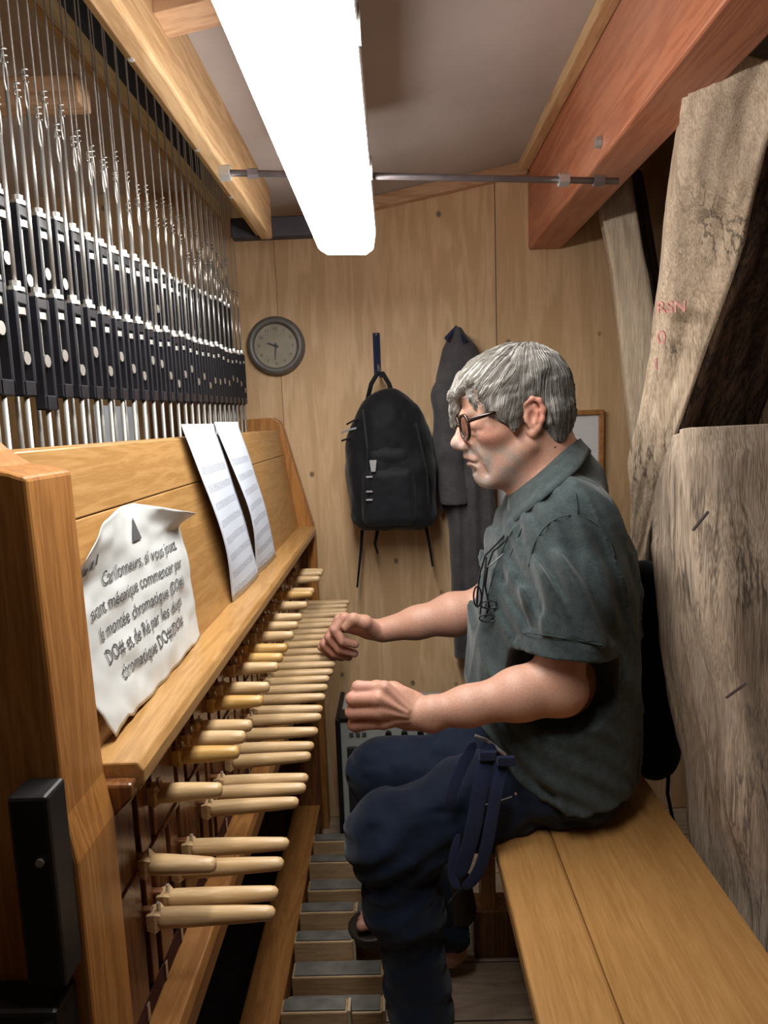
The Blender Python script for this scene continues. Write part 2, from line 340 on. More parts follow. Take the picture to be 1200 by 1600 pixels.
# longitudinal pine beam on the left
t = thing('ceiling_beam', 'raw pine beam along the ceiling left of the long lamp', 'beam', (-.32, .6, 1.74))
MB().box((-.322, -.55, 1.742), (-.292, 1.84, 1.868)).build('beam_board', M['pine'], t, bevel=.004)
MB().box((-.334, -.55, 1.752), (-.3225, 1.84, 1.868)).build('facing_board', M['bar'], t, bevel=.002)
for yy in (.95, 1.25, 1.5): MB().sphere((-.32, yy, 1.741), (.005, .005, .002)).build('screw', M['steel'], t)
t = tag(MB().box((-.40, 1.845, 1.75), (-.155, 1.885, 1.80)).build('dark_crossbar', M['dark_board'], bevel=.004), 'dark steel crossbar at the far end of the pine beam near the back wall', 'bar')
# dark board + yellow guide bar above the wires
t = tag(MB().box((-.540, -.55, 1.948), (-.526, 2.08, 2.129)).build('dark_plank', M['dark_board'], bevel=.003), 'dark plank edging the ceiling slot behind the wires', 'plank')
t = thing('wire_guide_bar', 'long thin yellow wooden bar guiding the wires at upper left', 'bar', (-.47, .6, 1.84))
MB().box((-.488, .2, 1.862), (-.475, 2.08, 1.905)).build('bar_board', M['bar'], t, bevel=.0015)
MB().box((-.4748, .2, 1.860), (-.472, 2.08, 1.866)).build('edge_strip', M['pine'], t)
t = thing('roof_purlin', 'pale roof purlin crossing behind the wires at upper left', 'beam', (-.9, 1.2, 1.80))
MB().box((-1.28, 1.20, 1.806), (-.495, 1.25, 1.850)).build('purlin_board', M['pine_x'], t, bevel=.003)
t = thing('roof_brace', 'orange-brown sloping board behind the nearest turnbuckles', 'board', (-1.0, 1.6, 1.5))
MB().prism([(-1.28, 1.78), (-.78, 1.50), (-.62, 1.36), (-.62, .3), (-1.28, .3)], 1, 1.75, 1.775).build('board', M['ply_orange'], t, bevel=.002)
# red beam
t = thing('red_beam', 'thick red-stained beam running along the ceiling at upper right', 'beam', (.455, .8, 1.75))
MB().box((.41, -.55, 1.748), (.505, 2.098, 2.05)).build('beam_body', M['red'], t, bevel=.005)
p = at(899, 224, 1.39)
MB().tube([(.409, p[1], p[2]), (.400, p[1], p[2])], [.012, .010], 8).build('bolt_head', M['steel'], t)
t = thing('tie_rod', 'thin iron tie rod spanning from the pine beam to the red beam', 'rod', (.05, 1.3, 1.73))
a = at(352, 270, 1.28); b_ = at(966, 283, 1.30)
MB().tube([a, a*.5+b_*.5, b_], .0058, 8).build('rod', M['iron'], t, smooth=True)
for q, s_ in ((a, .014), (a*.93+b_*.07, .009), (a*.14+b_*.86, .012), (a*.05+b_*.95, .010)): MB().tube([q-[.009, 0, 0], q+[.009, 0, 0]], s_, 6).build('nut', M['steel'] if s_ > .011 else M['iron'], t)

# ---------------------------------------------------------------- long lamp
t = thing('ceiling_lamp', 'long white tube lamp hanging under the ceiling', 'lamp', (-.087, .9, 1.64))
prof = [(-.150, 1.665), (-.146, 1.64), (-.130, 1.630), (-.045, 1.627), (-.029, 1.637), (-.024, 1.665)]
V = []; ys = [.40, .405, .9, 1.53, 1.555, 1.565]; sc = [1, 1, 1, 1, .96, .80]
for y_, s_ in zip(ys, sc): V += [(-.087+(x+.087)*s_, y_, 1.67+(z-1.67)*s_) for x, z in prof]
n = len(prof); Fc = [(i*n+k, i*n+k+1, (i+1)*n+k+1, (i+1)*n+k) for i in range(len(ys)-1) for k in range(n-1)]+[tuple(range(n)), tuple(range((len(ys)-1)*n, len(ys)*n))[::-1]]
MB().add(V, Fc).build('diffuser', M['lampwhite'], t, smooth=False)
MB().box((-.152, .395, 1.665), (-.022, 1.558, 1.705)).build('housing', M['lampbody'], t, bevel=.006)
for yy in (.45, 1.40): MB().tube([(-.087, yy, 1.70), (-.087, yy, CEIL(-.087))], .004, 6).build('hanger', M['iron'], t)
for yy in (.75, 1.15): MB().box((-.0225, yy, 1.655), (-.0195, yy+.02, 1.685)).build('clip', M['steel'], t)

# ================================================================ CONSOLE
t = con = thing('carillon_console', 'varnished oak carillon keyboard console with sloping music desk along the left', 'keyboard console', (-.45, 1.25, 0))
prof = [(-.262, 0), (-.262, .93), (-.268, .97), (-.272, 1.238), (-.285, 1.2425), (-.305, 1.246), (-.322, 1.258), (-.340, 1.276), (-.365, 1.284), (-.62, 1.284), (-.62, 0)]
MB().prism(prof, 1, .505, .579).build('end_cheek', M['oak_up'], t, bevel=.003)
prof2 = [(-.245, 0), (-.245, .93), (-.250, .97), (-.325, 1.262), (-.334, 1.282), (-.35, 1.292), (-.365, 1.292), (-.62, 1.284), (-.62, 0)]
MB().prism(prof2, 1, 2.035, 2.085).build('end_cheek', M['oak_up'], t, bevel=.003)
def dk(s): return (-.292-.043*s, .967+.288*s)      # desk slope
def desk_board(s0, s1, m):
    (x0, z0), (x1, z1) = dk(s0), dk(s1)
    return MB().prism([(x0, z0), (x1, z1), (x1-.016, z1+.002), (x0-.016, z0+.002)], 1, .5805, 2.034).build('desk_board', m, t, bevel=.0015)
desk_board(0, .745, M['oak']); desk_board(.75, 1, M['oak'])
MB().prism([(-.245, .968), (-.240, .960), (-.240, .947), (-.246, .940), (-.325, .940), (-.325, .968)], 1, .596, 2.034).build('music_ledge', M['oak'], t, bevel=.002)
MB().prism([(-.2795, .955), (-.246, .955), (-.246, .94), (-.262, .925), (-.2795, .915)], 1, .5805, .5955).build('ledge_bracket', M['oak_deep'], t, bevel=.003)
# keys: measured tip rows
nat_px = [(425, 1421), (435, 1391), (445, 1345), (463, 1313), (470, 1253), (476, 1229), (482, 1214), (489, 1180), (494, 1161), (498, 1141), (505, 1119), (509, 1103), (513, 1088), (516, 1073), (519, 1061), (521, 1049), (523, 1037)]
sh_px = [(337, 1346), (347, 1236), (374, 1178), (384, 1155), (394, 1135), (411, 1094), (421, 1076), (435, 1045), (442, 1031), (449, 1017), (459, 995), (466, 978), (472, 962), (480, 943), (488, 927), (491, 918), (500, 906), (504, 899), (505, 892)]
def un_z(px, py, z):
    d = MC @ np.array([px-600, 800-py, FPX]); return CAM+d*((z-CAM[2])/d[2])
def un_x(px, py, x):
    d = MC @ np.array([px-600, 800-py, FPX]); return CAM+d*(x/d[0])
ZN, ZS = .750, .871
nat_y = [un_z(px, py, ZN+.006)[1] for px, py in nat_px]
last = nat_y[-1]; end = 1.965; k = 11
nat_y += [last+(end-last)*(i+1)/k for i in range(k)]
sh_y = [un_x(px, py, -.203)[1] for px, py in sh_px]; SH0 = un_x(*sh_px[0], -.203); sh_y[1] = max(sh_y[1], sh_y[0]+.022)
for i in range(1, len(sh_y)): sh_y[i] = max(sh_y[i], sh_y[i-1]+.026)
words = 'first second third fourth fifth sixth seventh eighth ninth tenth eleventh twelfth thirteenth fourteenth fifteenth sixteenth seventeenth eighteenth nineteenth twentieth'.split()
def nth(i):
    i += 1
    if i <= 20: return words[i-1]
    return {2: 'twenty-', 3: 'thirty-'}[i//10]+words[i % 10-1] if i % 10 else 'thirtieth'
def baton(name, x0, x1, r0, r1, z, y, tilt, m, label, group):
    o = thing(name, label, 'key', (x0, y, z), group)
    n = 12; V = MB(); xs = [0, .03, .06, .3, .7, .93, .975, 1.0]; rs = [r0*.9, r0, r0*1.02, r0*.96+r1*.04, r0*.45+r1*.55, r1, r1*.86, r1*.45]
    V.tube([(x0+(x1-x0)*s_, y, z+tilt*s_) for s_ in xs], rs, n)
    V.build('baton', m, o, smooth=True)
    c = MB().tube([(x0-.012, y, z), (x0-.003, y, z), (x0+.004, y, z)], [r0*1.15, r0*1.45, r0*.9], 4); c.build('square_collar', m, o)
    MB().box((x0-.06, y-.0045, z-.012), (x0-.008, y+.0045, z+.012)).build('key_shaft', M['key_dark'], o, bevel=.001)
    MB().tube([(x0-.001, y, z+.004), (x0-.001, y, z+.018)], .0022, 5).build('pin', M['steel'], o)
    return o
for i, y in enumerate(nat_y):
    zz = ZN+.0+random.uniform(-.002, .002); tl = .004+random.uniform(-.002, .003)
    baton('baton_key', -.268, -.145+random.uniform(-.003, .003), .0105, .0078, zz, y, tl, M['key'],
          f'long pale wooden baton key, {nth(i)} from the near end of the lower row', 'long baton keys of the lower row')
for i, y in enumerate(sh_y):
    dz = SH0[2]-ZS if i == 0 else 0
    baton('baton_key', -.272, -.203, .0105, .0082, ZS+dz+random.uniform(-.002, .002), y, -.003 if i == 0 else .002, M['key_yel'] if i in (2, 5, 8, 9, 14) else M['key'],
          'short pale baton key pressed down, nearest of the upper row' if i == 0 else f'short wooden baton key, {nth(i)} from the near end of the upper row', 'short baton keys of the upper row')
# comb panels: one glossy board between two slots
def comb(ylist, z0, z1, x):
    ys = [.581]+list(ylist)+[2.033]
    for i in range(len(ys)-1):
        a = ys[i]+(.007 if i else 0); b_ = ys[i+1]-(.007 if i < len(ys)-2 else 0)
        if b_-a > .004: MB().box((x-.014, a, z0), (x, b_, z1)).build('comb_slat', M['oak_deep'], t, bevel=.001)
comb(sh_y, .815, .931, -.2835); comb(nat_y, .665, .808, -.2835)
MB().box((-.298, .581, .8085), (-.281, 2.033, .8145)).build('comb_rail', M['oak_deep'], t, bevel=.001)
MB().box((-.40, .581, .60), (-.39, 2.033, .93)).build('back_board', M['blackwood'], t)
MB().prism([(-.285, .640), (-.250, .640), (-.246, .628), (-.246, .600), (-.285, .600)], 1, .581, 2.033).build('front_rail', M['oak_rail'], t, bevel=.002)
MB().box((-.2850, .581, .641), (-.2835, 2.033, .664)).build('felt_strip', M['felt'], t)
for i in range(24): MB().box((-.2830, .60+i*.058, .643), (-.2818, .606+i*.058, .662)).build('rail_pin', M['steel'], t)
MB().box((-.345, .581, .04), (-.265, 2.033, .10)).build('sill_board', M['oak_rail'], t, bevel=.003)
MB().box((-.60, .581, .0), (-.59, 2.033, 1.2)).build('inner_back', M['blackwood'], t)
MB().box((-.62, 2.0, .0), (-.262, 2.034, .93)).build('end_lining', M['oak_deep'], t)
# black blocks on the near cheek
def blk(px0, py0, px1, py1, ya, yb):
    a = at(px0, py0, ya); b2 = at(px1, py1, ya); return MB().box((a[0], ya, b2[2]), (b2[0], yb, a[2]))
b_ = blk(8, 1247, 104, 1545, .474, .504).build('black_block', M['blackwood'], t, bevel=.003); b_['label'] = 'black block bolted to the near cheek'
q = at(61, 1350, .472); MB().tube([q, q+[0, .004, 0]], .0032, 10).build('screw', M['steel'], b_)
b_ = blk(-60, 1585, 112, 1800, .470, .504).build('black_block', M['blackwood'], t, bevel=.004)
q = at(70, 1596, .468); MB().tube([q-[0, 0, .01], q+[0, .004, -.01]], .006, 10).build('screw', M['steel'], b_)

# ---------------------------------------------------------------- turnbuckles and wires
def turnbuckle(i, x, y, z0, z1, nutz, label, group, wz=.16, r=.0115, s=1.0):
    o = thing('turnbuckle', label, 'turnbuckle', (x, y, z0), group)
    w2 = .0128*s; f = MB()
    for sx in (-1, 1): f.box((x-.007, y+sx*w2-.0028, z0), (x+.007, y+sx*w2+.0028, z1))
    f.box((x-.006, y-w2-.0026, z1-.014), (x+.006, y+w2+.0026, z1)); f.box((x-.007, y-w2-.0032, z0), (x+.007, y+w2+.0032, z0+.018))
    f.build('frame', M['black'], o, bevel=.0015, seg=1)
    n = MB().tube([(x, y, z1), (x, y, z1+.005)], .010*s, 10); n.tube([(x, y, z1+.005), (x, y, z1+.012)], .0065*s, 8); n.build('top_nut', M['steel'], o, smooth=False)
    MB().tube([(x, y, z1-.026), (x, y, z1-.018)], .0085*s, 10).build('lock_nut', M['steel'], o)
    MB().tube([(x-.006, y, nutz), (x+.006, y, nutz)], .0078*s, 12).build('round_nut', M['steel'], o)
    MB().tube([(x, y, nutz), (x, y, z1+.02)], .0022, 6).build('threaded_rod', M['rodsteel'], o)
    MB().tube([(x, y, z1+.012), (x, y, z1+wz*.6)], .0028, 6).build('upper_rod', M['steel'], o, smooth=True)
    zt = z1+wz*.6; L_ = MB()
    pts = [(x+.0005*math.sin(a*9), y+.0055*math.sin(a), zt+.016-.018*math.cos(a)) for a in np.linspace(0, 2*math.pi, 11)]
    L_.tube(pts, .0016, 5)
    pts = [(x+.0035*math.cos(a), y+.0035*math.sin(a), zt+.032+.0012*a) for a in np.linspace(0, 14, 22)]
    L_.tube(pts, .0014, 4); L_.build('wire_loop', M['steel'], o, smooth=True)
    if i % 3 == 0: MB().tube([(x, y, zt+.045), (x+.004, y-.012, zt+.036), (x+.005, y-.020, zt+.022)], .0013, 4).build('wire_tail', M['steel'], o)
    MB().tube([(x, y, zt+.032), (x-.004, y+.004, 1.95), (x-.006, y+.006, 2.128)], .0013, 5).build('wire', M['wire'], o)
    MB().tube([(x, y, z0), (x, y, 1.10)], .0033, 6).build('lower_rod', M['rodsteel'], o, smooth=True)
    return o
G1 = 'black turnbuckles of the upper row'; G2 = 'black turnbuckles of the lower row'
ty = lambda y: .735+(y-.687)*(2.02-.735)/(1.965-.687)
sh_t = [ty(sh_y[0])-.02]+[ty(v) for v in sh_y[1:]]
sh_t = [.745+.0695*i+(.014 if i % 5 in (1, 4) else 0) for i in range(19)]
sh_t = [.742+.0483*i for i in range(27)]
for i, y in enumerate(sh_t):
    f = (y-.7)/1.3; z1 = 1.540+.062*f; z0 = 1.388+.055*f
    turnbuckle(i, -.452, y, z0, z1+random.uniform(-.004, .004), z0+random.uniform(.03, .085), f'black turnbuckle with silver nuts, {nth(i)} from the left in the upper row', G1, .22-.09*f+random.uniform(-.02, .03))
for i, y in enumerate(nat_y):
    y = .722+.0483*i; f = (y-.7)/1.3; z1 = 1.432+.040*f; z0 = 1.312+.022*f-(.016 if i == 3 else 0)
    turnbuckle(i+1, -.430, y, z0, z1+random.uniform(-.004, .004), z0+random.uniform(.035, .075), f'black turnbuckle with silver nuts, {nth(i)} from the left in the lower row', G2, .30-.10*f+random.uniform(-.02, .05))
# nearest turnbuckle, cut by the frame
turnbuckle(1, -.40, .655, 1.30, 1.49, 1.35, 'large black turnbuckle cut off by the left edge of the picture', G1, .2, s=1.3)
# whitish sheet behind the rods
a = at(148, 660, 1.22); tag(MB().box((-.56, 1.30, 1.12), (-.558, 1.50, 1.32)).build('paper_sheet', M['white_paper'], None), 'white sheet standing behind the silver rods above the desk', 'paper')

# ================================================================ PAPERS
def paper(name, label, cat, grp, f, nu, nv, m, uvf=None):
    V = []; UV = []
    for j in range(nv+1):
        for i in range(nu+1): u, v = i/nu, j/nv; V.append(f(u, v)); UV.append((u, v))
    Fc = [(j*(nu+1)+i, j*(nu+1)+i+1, (j+1)*(nu+1)+i+1, (j+1)*(nu+1)+i) for j in range(nv) for i in range(nu)]
    o = link_mesh(name, V, Fc, m, None, True, uv=UV, origin=V[0])
    s_ = o.modifiers.new('solid', 'SOLIDIFY'); s_.thickness = .0004
    return tag(o, label, cat, grp)
def near_paper(u, v):
    yb = .590+.378*u; s_ = .018+.74*v-.02*u
    yy = yb+.0-.02*v*(u-.5)+.010*v
    yy += .05*max(0, 1-v/.35)*max(0, .4-u)/.4
    s_ += (.035*math.sin(u*9)*.25+.01*float(noise(np.array([u*14, 3.1, 0]), 5)))*(1-v)**3
    x, z = dk(s_)
    P = np.array([u*4, v*3.4, 0.])
    off = .004+.0045*(float(fbm(P, 3, 21))+.8)+.010*max(0, v-.75)*4*abs(u-.5)
    off += .008*max(0, u-.75)*max(0, .5-abs(v-.5))
    # right top corner curls forward, left top rolls over
    c = max(0, v-.78)/.22*max(0, u-.6)/.4; off += .026*c; z -= .03*c; 
    c = max(0, v-.70)/.30*max(0, .5-u)/.5
    off += .030*c**.8; z -= .030*c**2
    return (x+off, yy, z+.001)
near = paper('crumpled_notice', 'crumpled white notice with lines of printed text on the near desk', 'paper', None, near_paper, 60, 44, M['paper'])
for k, (tx, v, sz, uc) in enumerate([('Carillonneurs, si vous jouez', .655, .0200, .57), ('avant mécanique commencer par', .535, .0200, .51), ('la montée chromatique (DO#)', .415, .0200, .53), ('DO# et de Ré par les doigts', .300, .0205, .52), ('chromatique DO#/DO#', .180, .0205, .53)]):
    cu = bpy.data.curves.new('t', 'FONT'); cu.body = tx; cu.size = sz; cu.align_x = 'CENTER'; cu.resolution_u = 2; cu.offset = .0001
    o = bpy.data.objects.new('t', cu); COL.objects.link(o); me = bpy.data.meshes.new_from_object(o.evaluated_get(bpy.context.evaluated_depsgraph_get())); bpy.data.objects.remove(o); bpy.data.curves.remove(cu)
    # wrap the flat letters on the crumpled paper
    L0 = np.array(near.location)
    for vt in me.vertices:
        uu = uc+vt.co.x/.352; vv = v+vt.co.y/.20
        e_ = .004; P0 = np.array(near_paper(min(.999, max(0, uu)), vv)); 
        vt.co = Vector(P0+np.array([.0012, 0, .0002])-L0)
    me.materials.clear(); me.materials.append(M['ink']); o = bpy.data.objects.new('printed_line', me); COL.objects.link(o); o.parent = near
V = MB()
for (u0, u1, v0, v1) in [(.52, .60, .80, .93), (.08, .11, .76, .80), (.13, .16, .77, .82), (.18, .20, .78, .84)]:
    if u0 > .5: P = [near_paper(u0, v0), near_paper(u1, v0), near_paper((u0+u1)/2, v1)]
    else: P = [near_paper(u0, v0), near_paper(u1, v0), near_paper(u1, v1), near_paper(u0, v1)]
    V.add([(p[0]+.0015, p[1], p[2]) for p in P], [tuple(range(len(P)))])
V.build('printed_mark', M['ink'], near)
def sheet(y0, shift, lift, topz, cx=0.0):
    def f(u, v):
        yy = y0+.205*u+shift*v
        z = .969+.308*v*topz; s_ = (z-.967)/.288
        x = -.292-.043*min(s_, 1.05)+.006+lift*math.sin(math.pi*min(1, v))*.5
        x += .004*math.sin(u*3+v*4)+ (.02*(1-u)*max(0, 1-abs(v-.45)*2.2)*cx) + .005*float(noise(np.array([u*2, v*3, 1.]), 3))
        return (x, yy, z)
    return f
s1 = paper('sheet_music', 'left sheet of printed music on the desk, leaning towards the wires', 'sheet music', 'sheets of music on the desk', sheet(1.165, -.085, .018, 1.0), 16, 24, M['music'])
s2 = paper('sheet_music', 'right sheet of printed music on the desk, nearer the back wall', 'sheet music', 'sheets of music on the desk', sheet(1.372, -.090, .024, 1.01, 0.2), 16, 24, M['music'])

# ================================================================ PEDALS
G3 = 'wooden pedals on the floor under the console'
def pedal(x1, y0, dy, z, h_, label, long_):
    o = thing('pedal', label, 'pedal', (x1, y0, 0), G3)
    MB().box((-.26, y0, z-h_), (x1, y0+dy, z)).build('pedal_bar', M['pedal'], o, bevel=.003)
    MB().box((-.255, y0+.003, z), (x1-.004, y0+dy-.003, z+.004)).build('worn_top', M['slate'], o, bevel=.001)
    MB().box((x1, y0+.001, z-h_+.002), (x1+.006, y0+dy-.001, z+.002)).build('end_cap', M['pedal_end'], o, bevel=.001)
    MB().box((x1-.06, y0-.001, .0), (x1-.045, y0+dy+.001, z-h_)).build('stop_block', M['pedal'], o)
py = [.70+.0925*i for i in range(13)]
for i, y0 in enumerate(py[:12]):
    pedal(-.062, y0, .044, .085, .070, f'long low wooden pedal, {nth(i)} from the near side', True)
for i, y0 in enumerate([v+.047 for v in py[:-1] if True]):
    if i % 7 in (2, 6): continue
    pedal(-.128, y0, .034, .130, .080, f'short raised wooden pedal before the {nth(i+1)} long pedal', False)

# ================================================================ BENCH
t = thing('bench', 'long varnished oak bench the man sits on', 'bench', (.305, .9, 0))
for a, b_ in ((.148, .2475), (.24752, .355), (.35502, .468)):
    V = MB()
    V.prism([(a, .53), (b_, .53), (b_, .56), (a, .56)], 1, .05, 1.62)
    V.build('seat_board', M['bench'], t, bevel=.006 if a < .2 else 0)
for y0 in (.18, 1.50):
    MB().box((.17, y0, 0), (.205, y0+.05, .53)).build('leg', M['oak_up'], t, bevel=.003); MB().box((.41, y0, 0), (.445, y0+.05, .53)).build('leg', M['oak_up'], t, bevel=.003)
    MB().box((.15, y0-.01, 0), (.46, y0+.06, .12)).build('foot_block', M['oak_deep'], t, bevel=.004)
MB().box((.18, .2, .47), (.20, 1.62, .53)).build('apron', M['oak_up'], t, bevel=.002)

# ================================================================ OLD TIMBERS
def timber(name, label, stations, m, nl=90, ns=14, amp=.007, seed=1, side=None):
    st = np.array(stations, float)                   # (k,4,3)
    k = len(st); tt = np.linspace(0, k-1, nl); rings = []
    for q in tt:
        i = min(int(q), k-2); f = q-i; c = st[i]*(1-f)+st[i+1]*f; rings.append(c)
    rings = np.array(rings); per = []
    for e in range(4):
        for s_ in range(ns): f = s_/ns; per.append(rings[:, e]*(1-f)+rings[:, (e+1) % 4]*f)
    P = np.stack(per, 1); cen = rings.mean(1)[:, None, :]; n = P.shape[1]
    out = P-cen; ax = rings[-1].mean(0)-rings[0].mean(0); L_ = np.linalg.norm(ax); ax /= L_
    out -= (out@ax)[..., None]*ax; out /= np.linalg.norm(out, axis=-1, keepdims=True)+1e-9
    al = (P@ax)[..., None]; Q = (P-al*ax)*30+ax*al*2.2
    d = amp*fbm(Q, 4, seed); d -= amp*1.9*np.clip(.22-np.abs(noise(Q*.62+9, seed+3)), 0, 1)*3*np.clip(noise(P*5, seed+7)+.35, 0, 1)
    # eased arrises
    for e in range(4): d[:, e*ns] -= amp*.9; 
    d += amp*1.4*noise(P*6, seed+5)
    P = P+out*d[..., None]
    V = P.reshape(-1, 3).tolist(); F1 = []; F2 = []
    for i in range(nl-1):
        for j in range(n):
            f = (i*n+j, i*n+(j+1) % n, (i+1)*n+(j+1) % n, (i+1)*n+j)
            (F2 if side is not None and j//ns in side else F1).append(f)
    b0 = len(V); V.append(P[0].mean(0).tolist()); V.append(P[-1].mean(0).tolist())
    F1 += [(b0, (j+1) % n, j) for j in range(n)]+[(b0+1, (nl-1)*n+j, (nl-1)*n+(j+1) % n) for j in range(n)]
    o = link_mesh(name, V, F1+F2, m, None, True, origin=st[0].mean(0))
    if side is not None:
        o.data.materials.append(M['dark_timber'])
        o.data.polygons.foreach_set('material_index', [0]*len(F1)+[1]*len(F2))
    return tag(o, label, 'timber')
def q4(l, r, yl, yr, rr, bl):
    a = at(*l, yl); b2 = at(*r, yr); return [a, b2, b2+np.array(rr), a+np.array(bl)]
# lower post C: front-left corner, front-right, back-right, back-left
st = []
for (cl_, ycl, bl_, ybl) in [((1215, 1640), .93, (1110, 1640), 1.12), ((1192, 1420), .95, (1093, 1380), 1.14), ((1152, 1200), .98, (1062, 1180), 1.18), ((1118, 1000), 1.0, (1030, 1000), 1.22), ((1092, 850), 1.02, (1016, 860), 1.25), ((1076, 720), 1.03, (1033, 742), 1.26), ((1078, 668), 1.04, (1047, 690), 1.26)]:
    c = at(*cl_, ycl); b2 = at(*bl_, ybl); st.append([c, np.array([c[0]+.42, c[1]-.03, c[2]+.006]), np.array([c[0]+.46, b2[1]+.05, c[2]]), b2])
st[0] = [np.array([p[0], p[1], 0.0]) for p in st[0]]
timberC = timber('timber_post', 'massive weathered timber post at lower right beside the bench', st, M['old_grey'], 170, 30, .011, 4)
# upper raking timber B
st = []
for l, r, y in [((972, 960), (1005, 945), 1.50), ((982, 850), (1012, 840), 1.47), ((986, 760), (1035, 765), 1.42), ((1000, 640), (1060, 672), 1.36), ((1015, 560), (1090, 590), 1.33), ((1030, 480), (1122, 500), 1.29), ((1050, 330), (1166, 380), 1.22), ((1075, 180), (1198, 230), 1.13), ((1098, 60), (1250, 110), 1.06)]:
    st.append(q4(l, r, y+.03, y-.02, (.22, .10, .0), (.06, .16, 0)))
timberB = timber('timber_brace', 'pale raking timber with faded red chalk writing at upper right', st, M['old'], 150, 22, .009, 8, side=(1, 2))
# thin brace A
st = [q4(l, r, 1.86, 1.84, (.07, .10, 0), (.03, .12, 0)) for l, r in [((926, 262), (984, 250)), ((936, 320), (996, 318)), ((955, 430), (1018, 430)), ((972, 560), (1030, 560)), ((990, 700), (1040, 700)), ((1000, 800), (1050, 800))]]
timberA = timber('timber_brace', 'narrower pale timber brace standing against the plywood behind', st, M['old_lifted'], 80, 12, .005, 15, side=(1,))
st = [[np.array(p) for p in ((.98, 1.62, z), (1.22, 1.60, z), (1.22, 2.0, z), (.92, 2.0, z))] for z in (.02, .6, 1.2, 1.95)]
timber('timber_post', 'dark brown timber behind the raking timber', st, M['dark_timber'], 40, 10, .008, 19)
# chalk writing on B
def chalk(tx, px, py, size, y, rotz=0):
    o_ = at(px, py, y); l = at(px-30, py+3, y+.018); r = at(px+30, py, y-.02); xd = r-l; xd /= np.linalg.norm(xd); up = at(px+10, py-60, y-.03)-at(px-10, py+40, y+.01); up -= xd*(up@xd); up /= np.linalg.norm(up)
    nn = np.cross(xd, up)
    text_mesh('chalk_mark', tx, size, frame4(o_+nn*.012, xd, up, nn), M['pink'], timberB, .003, .0002)
chalk('RSN', 1052, 486, .028, 1.285); chalk('0', 1036, 535, .034, 1.31); chalk('1', 1028, 575, .030, 1.33)
# nails in post C
for (a, b_) in (((1083, 828), (1106, 800)), ((1135, 1090), (1165, 1068))):
    p = at(*a, .985); q = at(*b_, .95); MB().tube([p, q], .0022, 5).build('nail', M['iron'], timberC)

# ================================================================ WALL THINGS
# clock
c = at(429.5, 539.5, YB-.03); t = thing('wall_clock', 'round grey-rimmed wall clock with a cream dial', 'clock', (c[0], YB, c[2]))
rc = .086; cx, cz = c[0], c[2]
V = []; F_ = []; n = 48; pr = [(.062, .0), (.064, .022), (.070, .030), (.080, .026), (.086, .012), (.086, .0)]
for i in range(n):
    a = 2*math.pi*i/n
    V += [(cx+r*math.cos(a), YB-h_, cz+r*math.sin(a)) for r, h_ in pr]
k = len(pr); F_ = [(i*k+j, i*k+j+1, ((i+1) % n)*k+j+1, ((i+1) % n)*k+j) for i in range(n) for j in range(k-1)]
MB().add(V, F_).build('rim', M['clockrim'], t, smooth=True)
MB().tube([(cx, YB-.001, cz), (cx, YB-.014, cz)], .0635, 40).build('dial', M['clockface'], t)
for i in range(12):
    a = math.radians(90-30*(i+1)); text_mesh('numeral', str(i+1), .013, frame4((cx+.050*math.cos(a), YB-.0146, cz+.050*math.sin(a)-.0045), (1, 0, 0), (0, 0, 1), (0, -1, 0)), M['ink'], t, .0003)
for (dx, dz, wd) in ((-.024, .009, .0040), (-.003, -.040, .0026)):
    d = np.array([dx, 0, dz]); d /= np.linalg.norm(d); s_ = np.array([-d[2], 0, d[0]])*wd; o_ = np.array([cx, YB-.0165, cz]); e = o_+np.array([dx, 0, dz])
    MB().add([o_-s_-d*.008, o_+s_-d*.008, e+s_*.3, e-s_*.3, o_-s_-d*.008-[0, .001, 0], o_+s_-d*.008-[0, .001, 0], e+s_*.3-[0, .001, 0], e-s_*.3-[0, .001, 0]], [(0, 1, 2, 3), (7, 6, 5, 4), (0, 4, 5, 1), (1, 5, 6, 2), (2, 6, 7, 3), (3, 7, 4, 0)]).build('clock_hand', M['ink'], t)
MB().sphere((cx, YB-.018, cz), .004).build('hub', M['ink'], t)
# framed sheet
a = at(768, 646, YB-.02); b_ = at(943, 812, YB-.02)
t = thing('picture_frame', 'thin wooden picture frame with a blank white sheet behind the man', 'picture frame', ((a[0]+b_[0])/2, YB, b_[2]))
x0, x1, z1, z0 = a[0], b_[0], a[2], b_[2]; fw = .014
for lo, hi in (((x0, z1-fw), (x1, z1)), ((x0, z0), (x1, z0+fw)), ((x0, z0+fw), (x0+fw, z1-fw)), ((x1-fw, z0+fw), (x1, z1-fw))):
    MB().box((lo[0], YB-.022, lo[1]), (hi[0], YB-.001, hi[1])).build('frame_rail', M['framewood'], t, bevel=.002)
MB().box((x0+fw, YB-.010, z0+fw), (x1-fw, YB-.002, z1-fw)).build('sheet', M['print'], t)
# amplifier box on the floor
t = thing('speaker_cabinet', 'small grey speaker cabinet with a dark grille on the floor by the back wall', 'speaker', (-.06, 1.93, 0))
a = at(528, 1128, 1.84); x0, x1, z1 = a[0], a[0]+.30, a[2]
MB().box((x0, 1.845, 0.012), (x1, 2.04, z1)).build('cabinet', M['amp'], t, bevel=.008)
MB().box((x0-.008, 1.838, .006), (x0+.006, 2.045, z1+.006)).build('black_edge', M['blackwood'], t, bevel=.003)
MB().box((x0+.022, 1.836, .03), (x1-.022, 1.846, z1-.075)).build('grille', M['grille'], t, bevel=.003)
MB().box((x0+.0, 1.84, z1+.0), (x0+.06, 1.90, z1+.012)).build('corner', M['blackwood'], t, bevel=.003)
for i in range(3): MB().box((x0+.03+i*.018, 1.842, z1-.045), (x0+.042+i*.018, 1.846, z1-.035)).build('printed_mark', M['ink'], t)
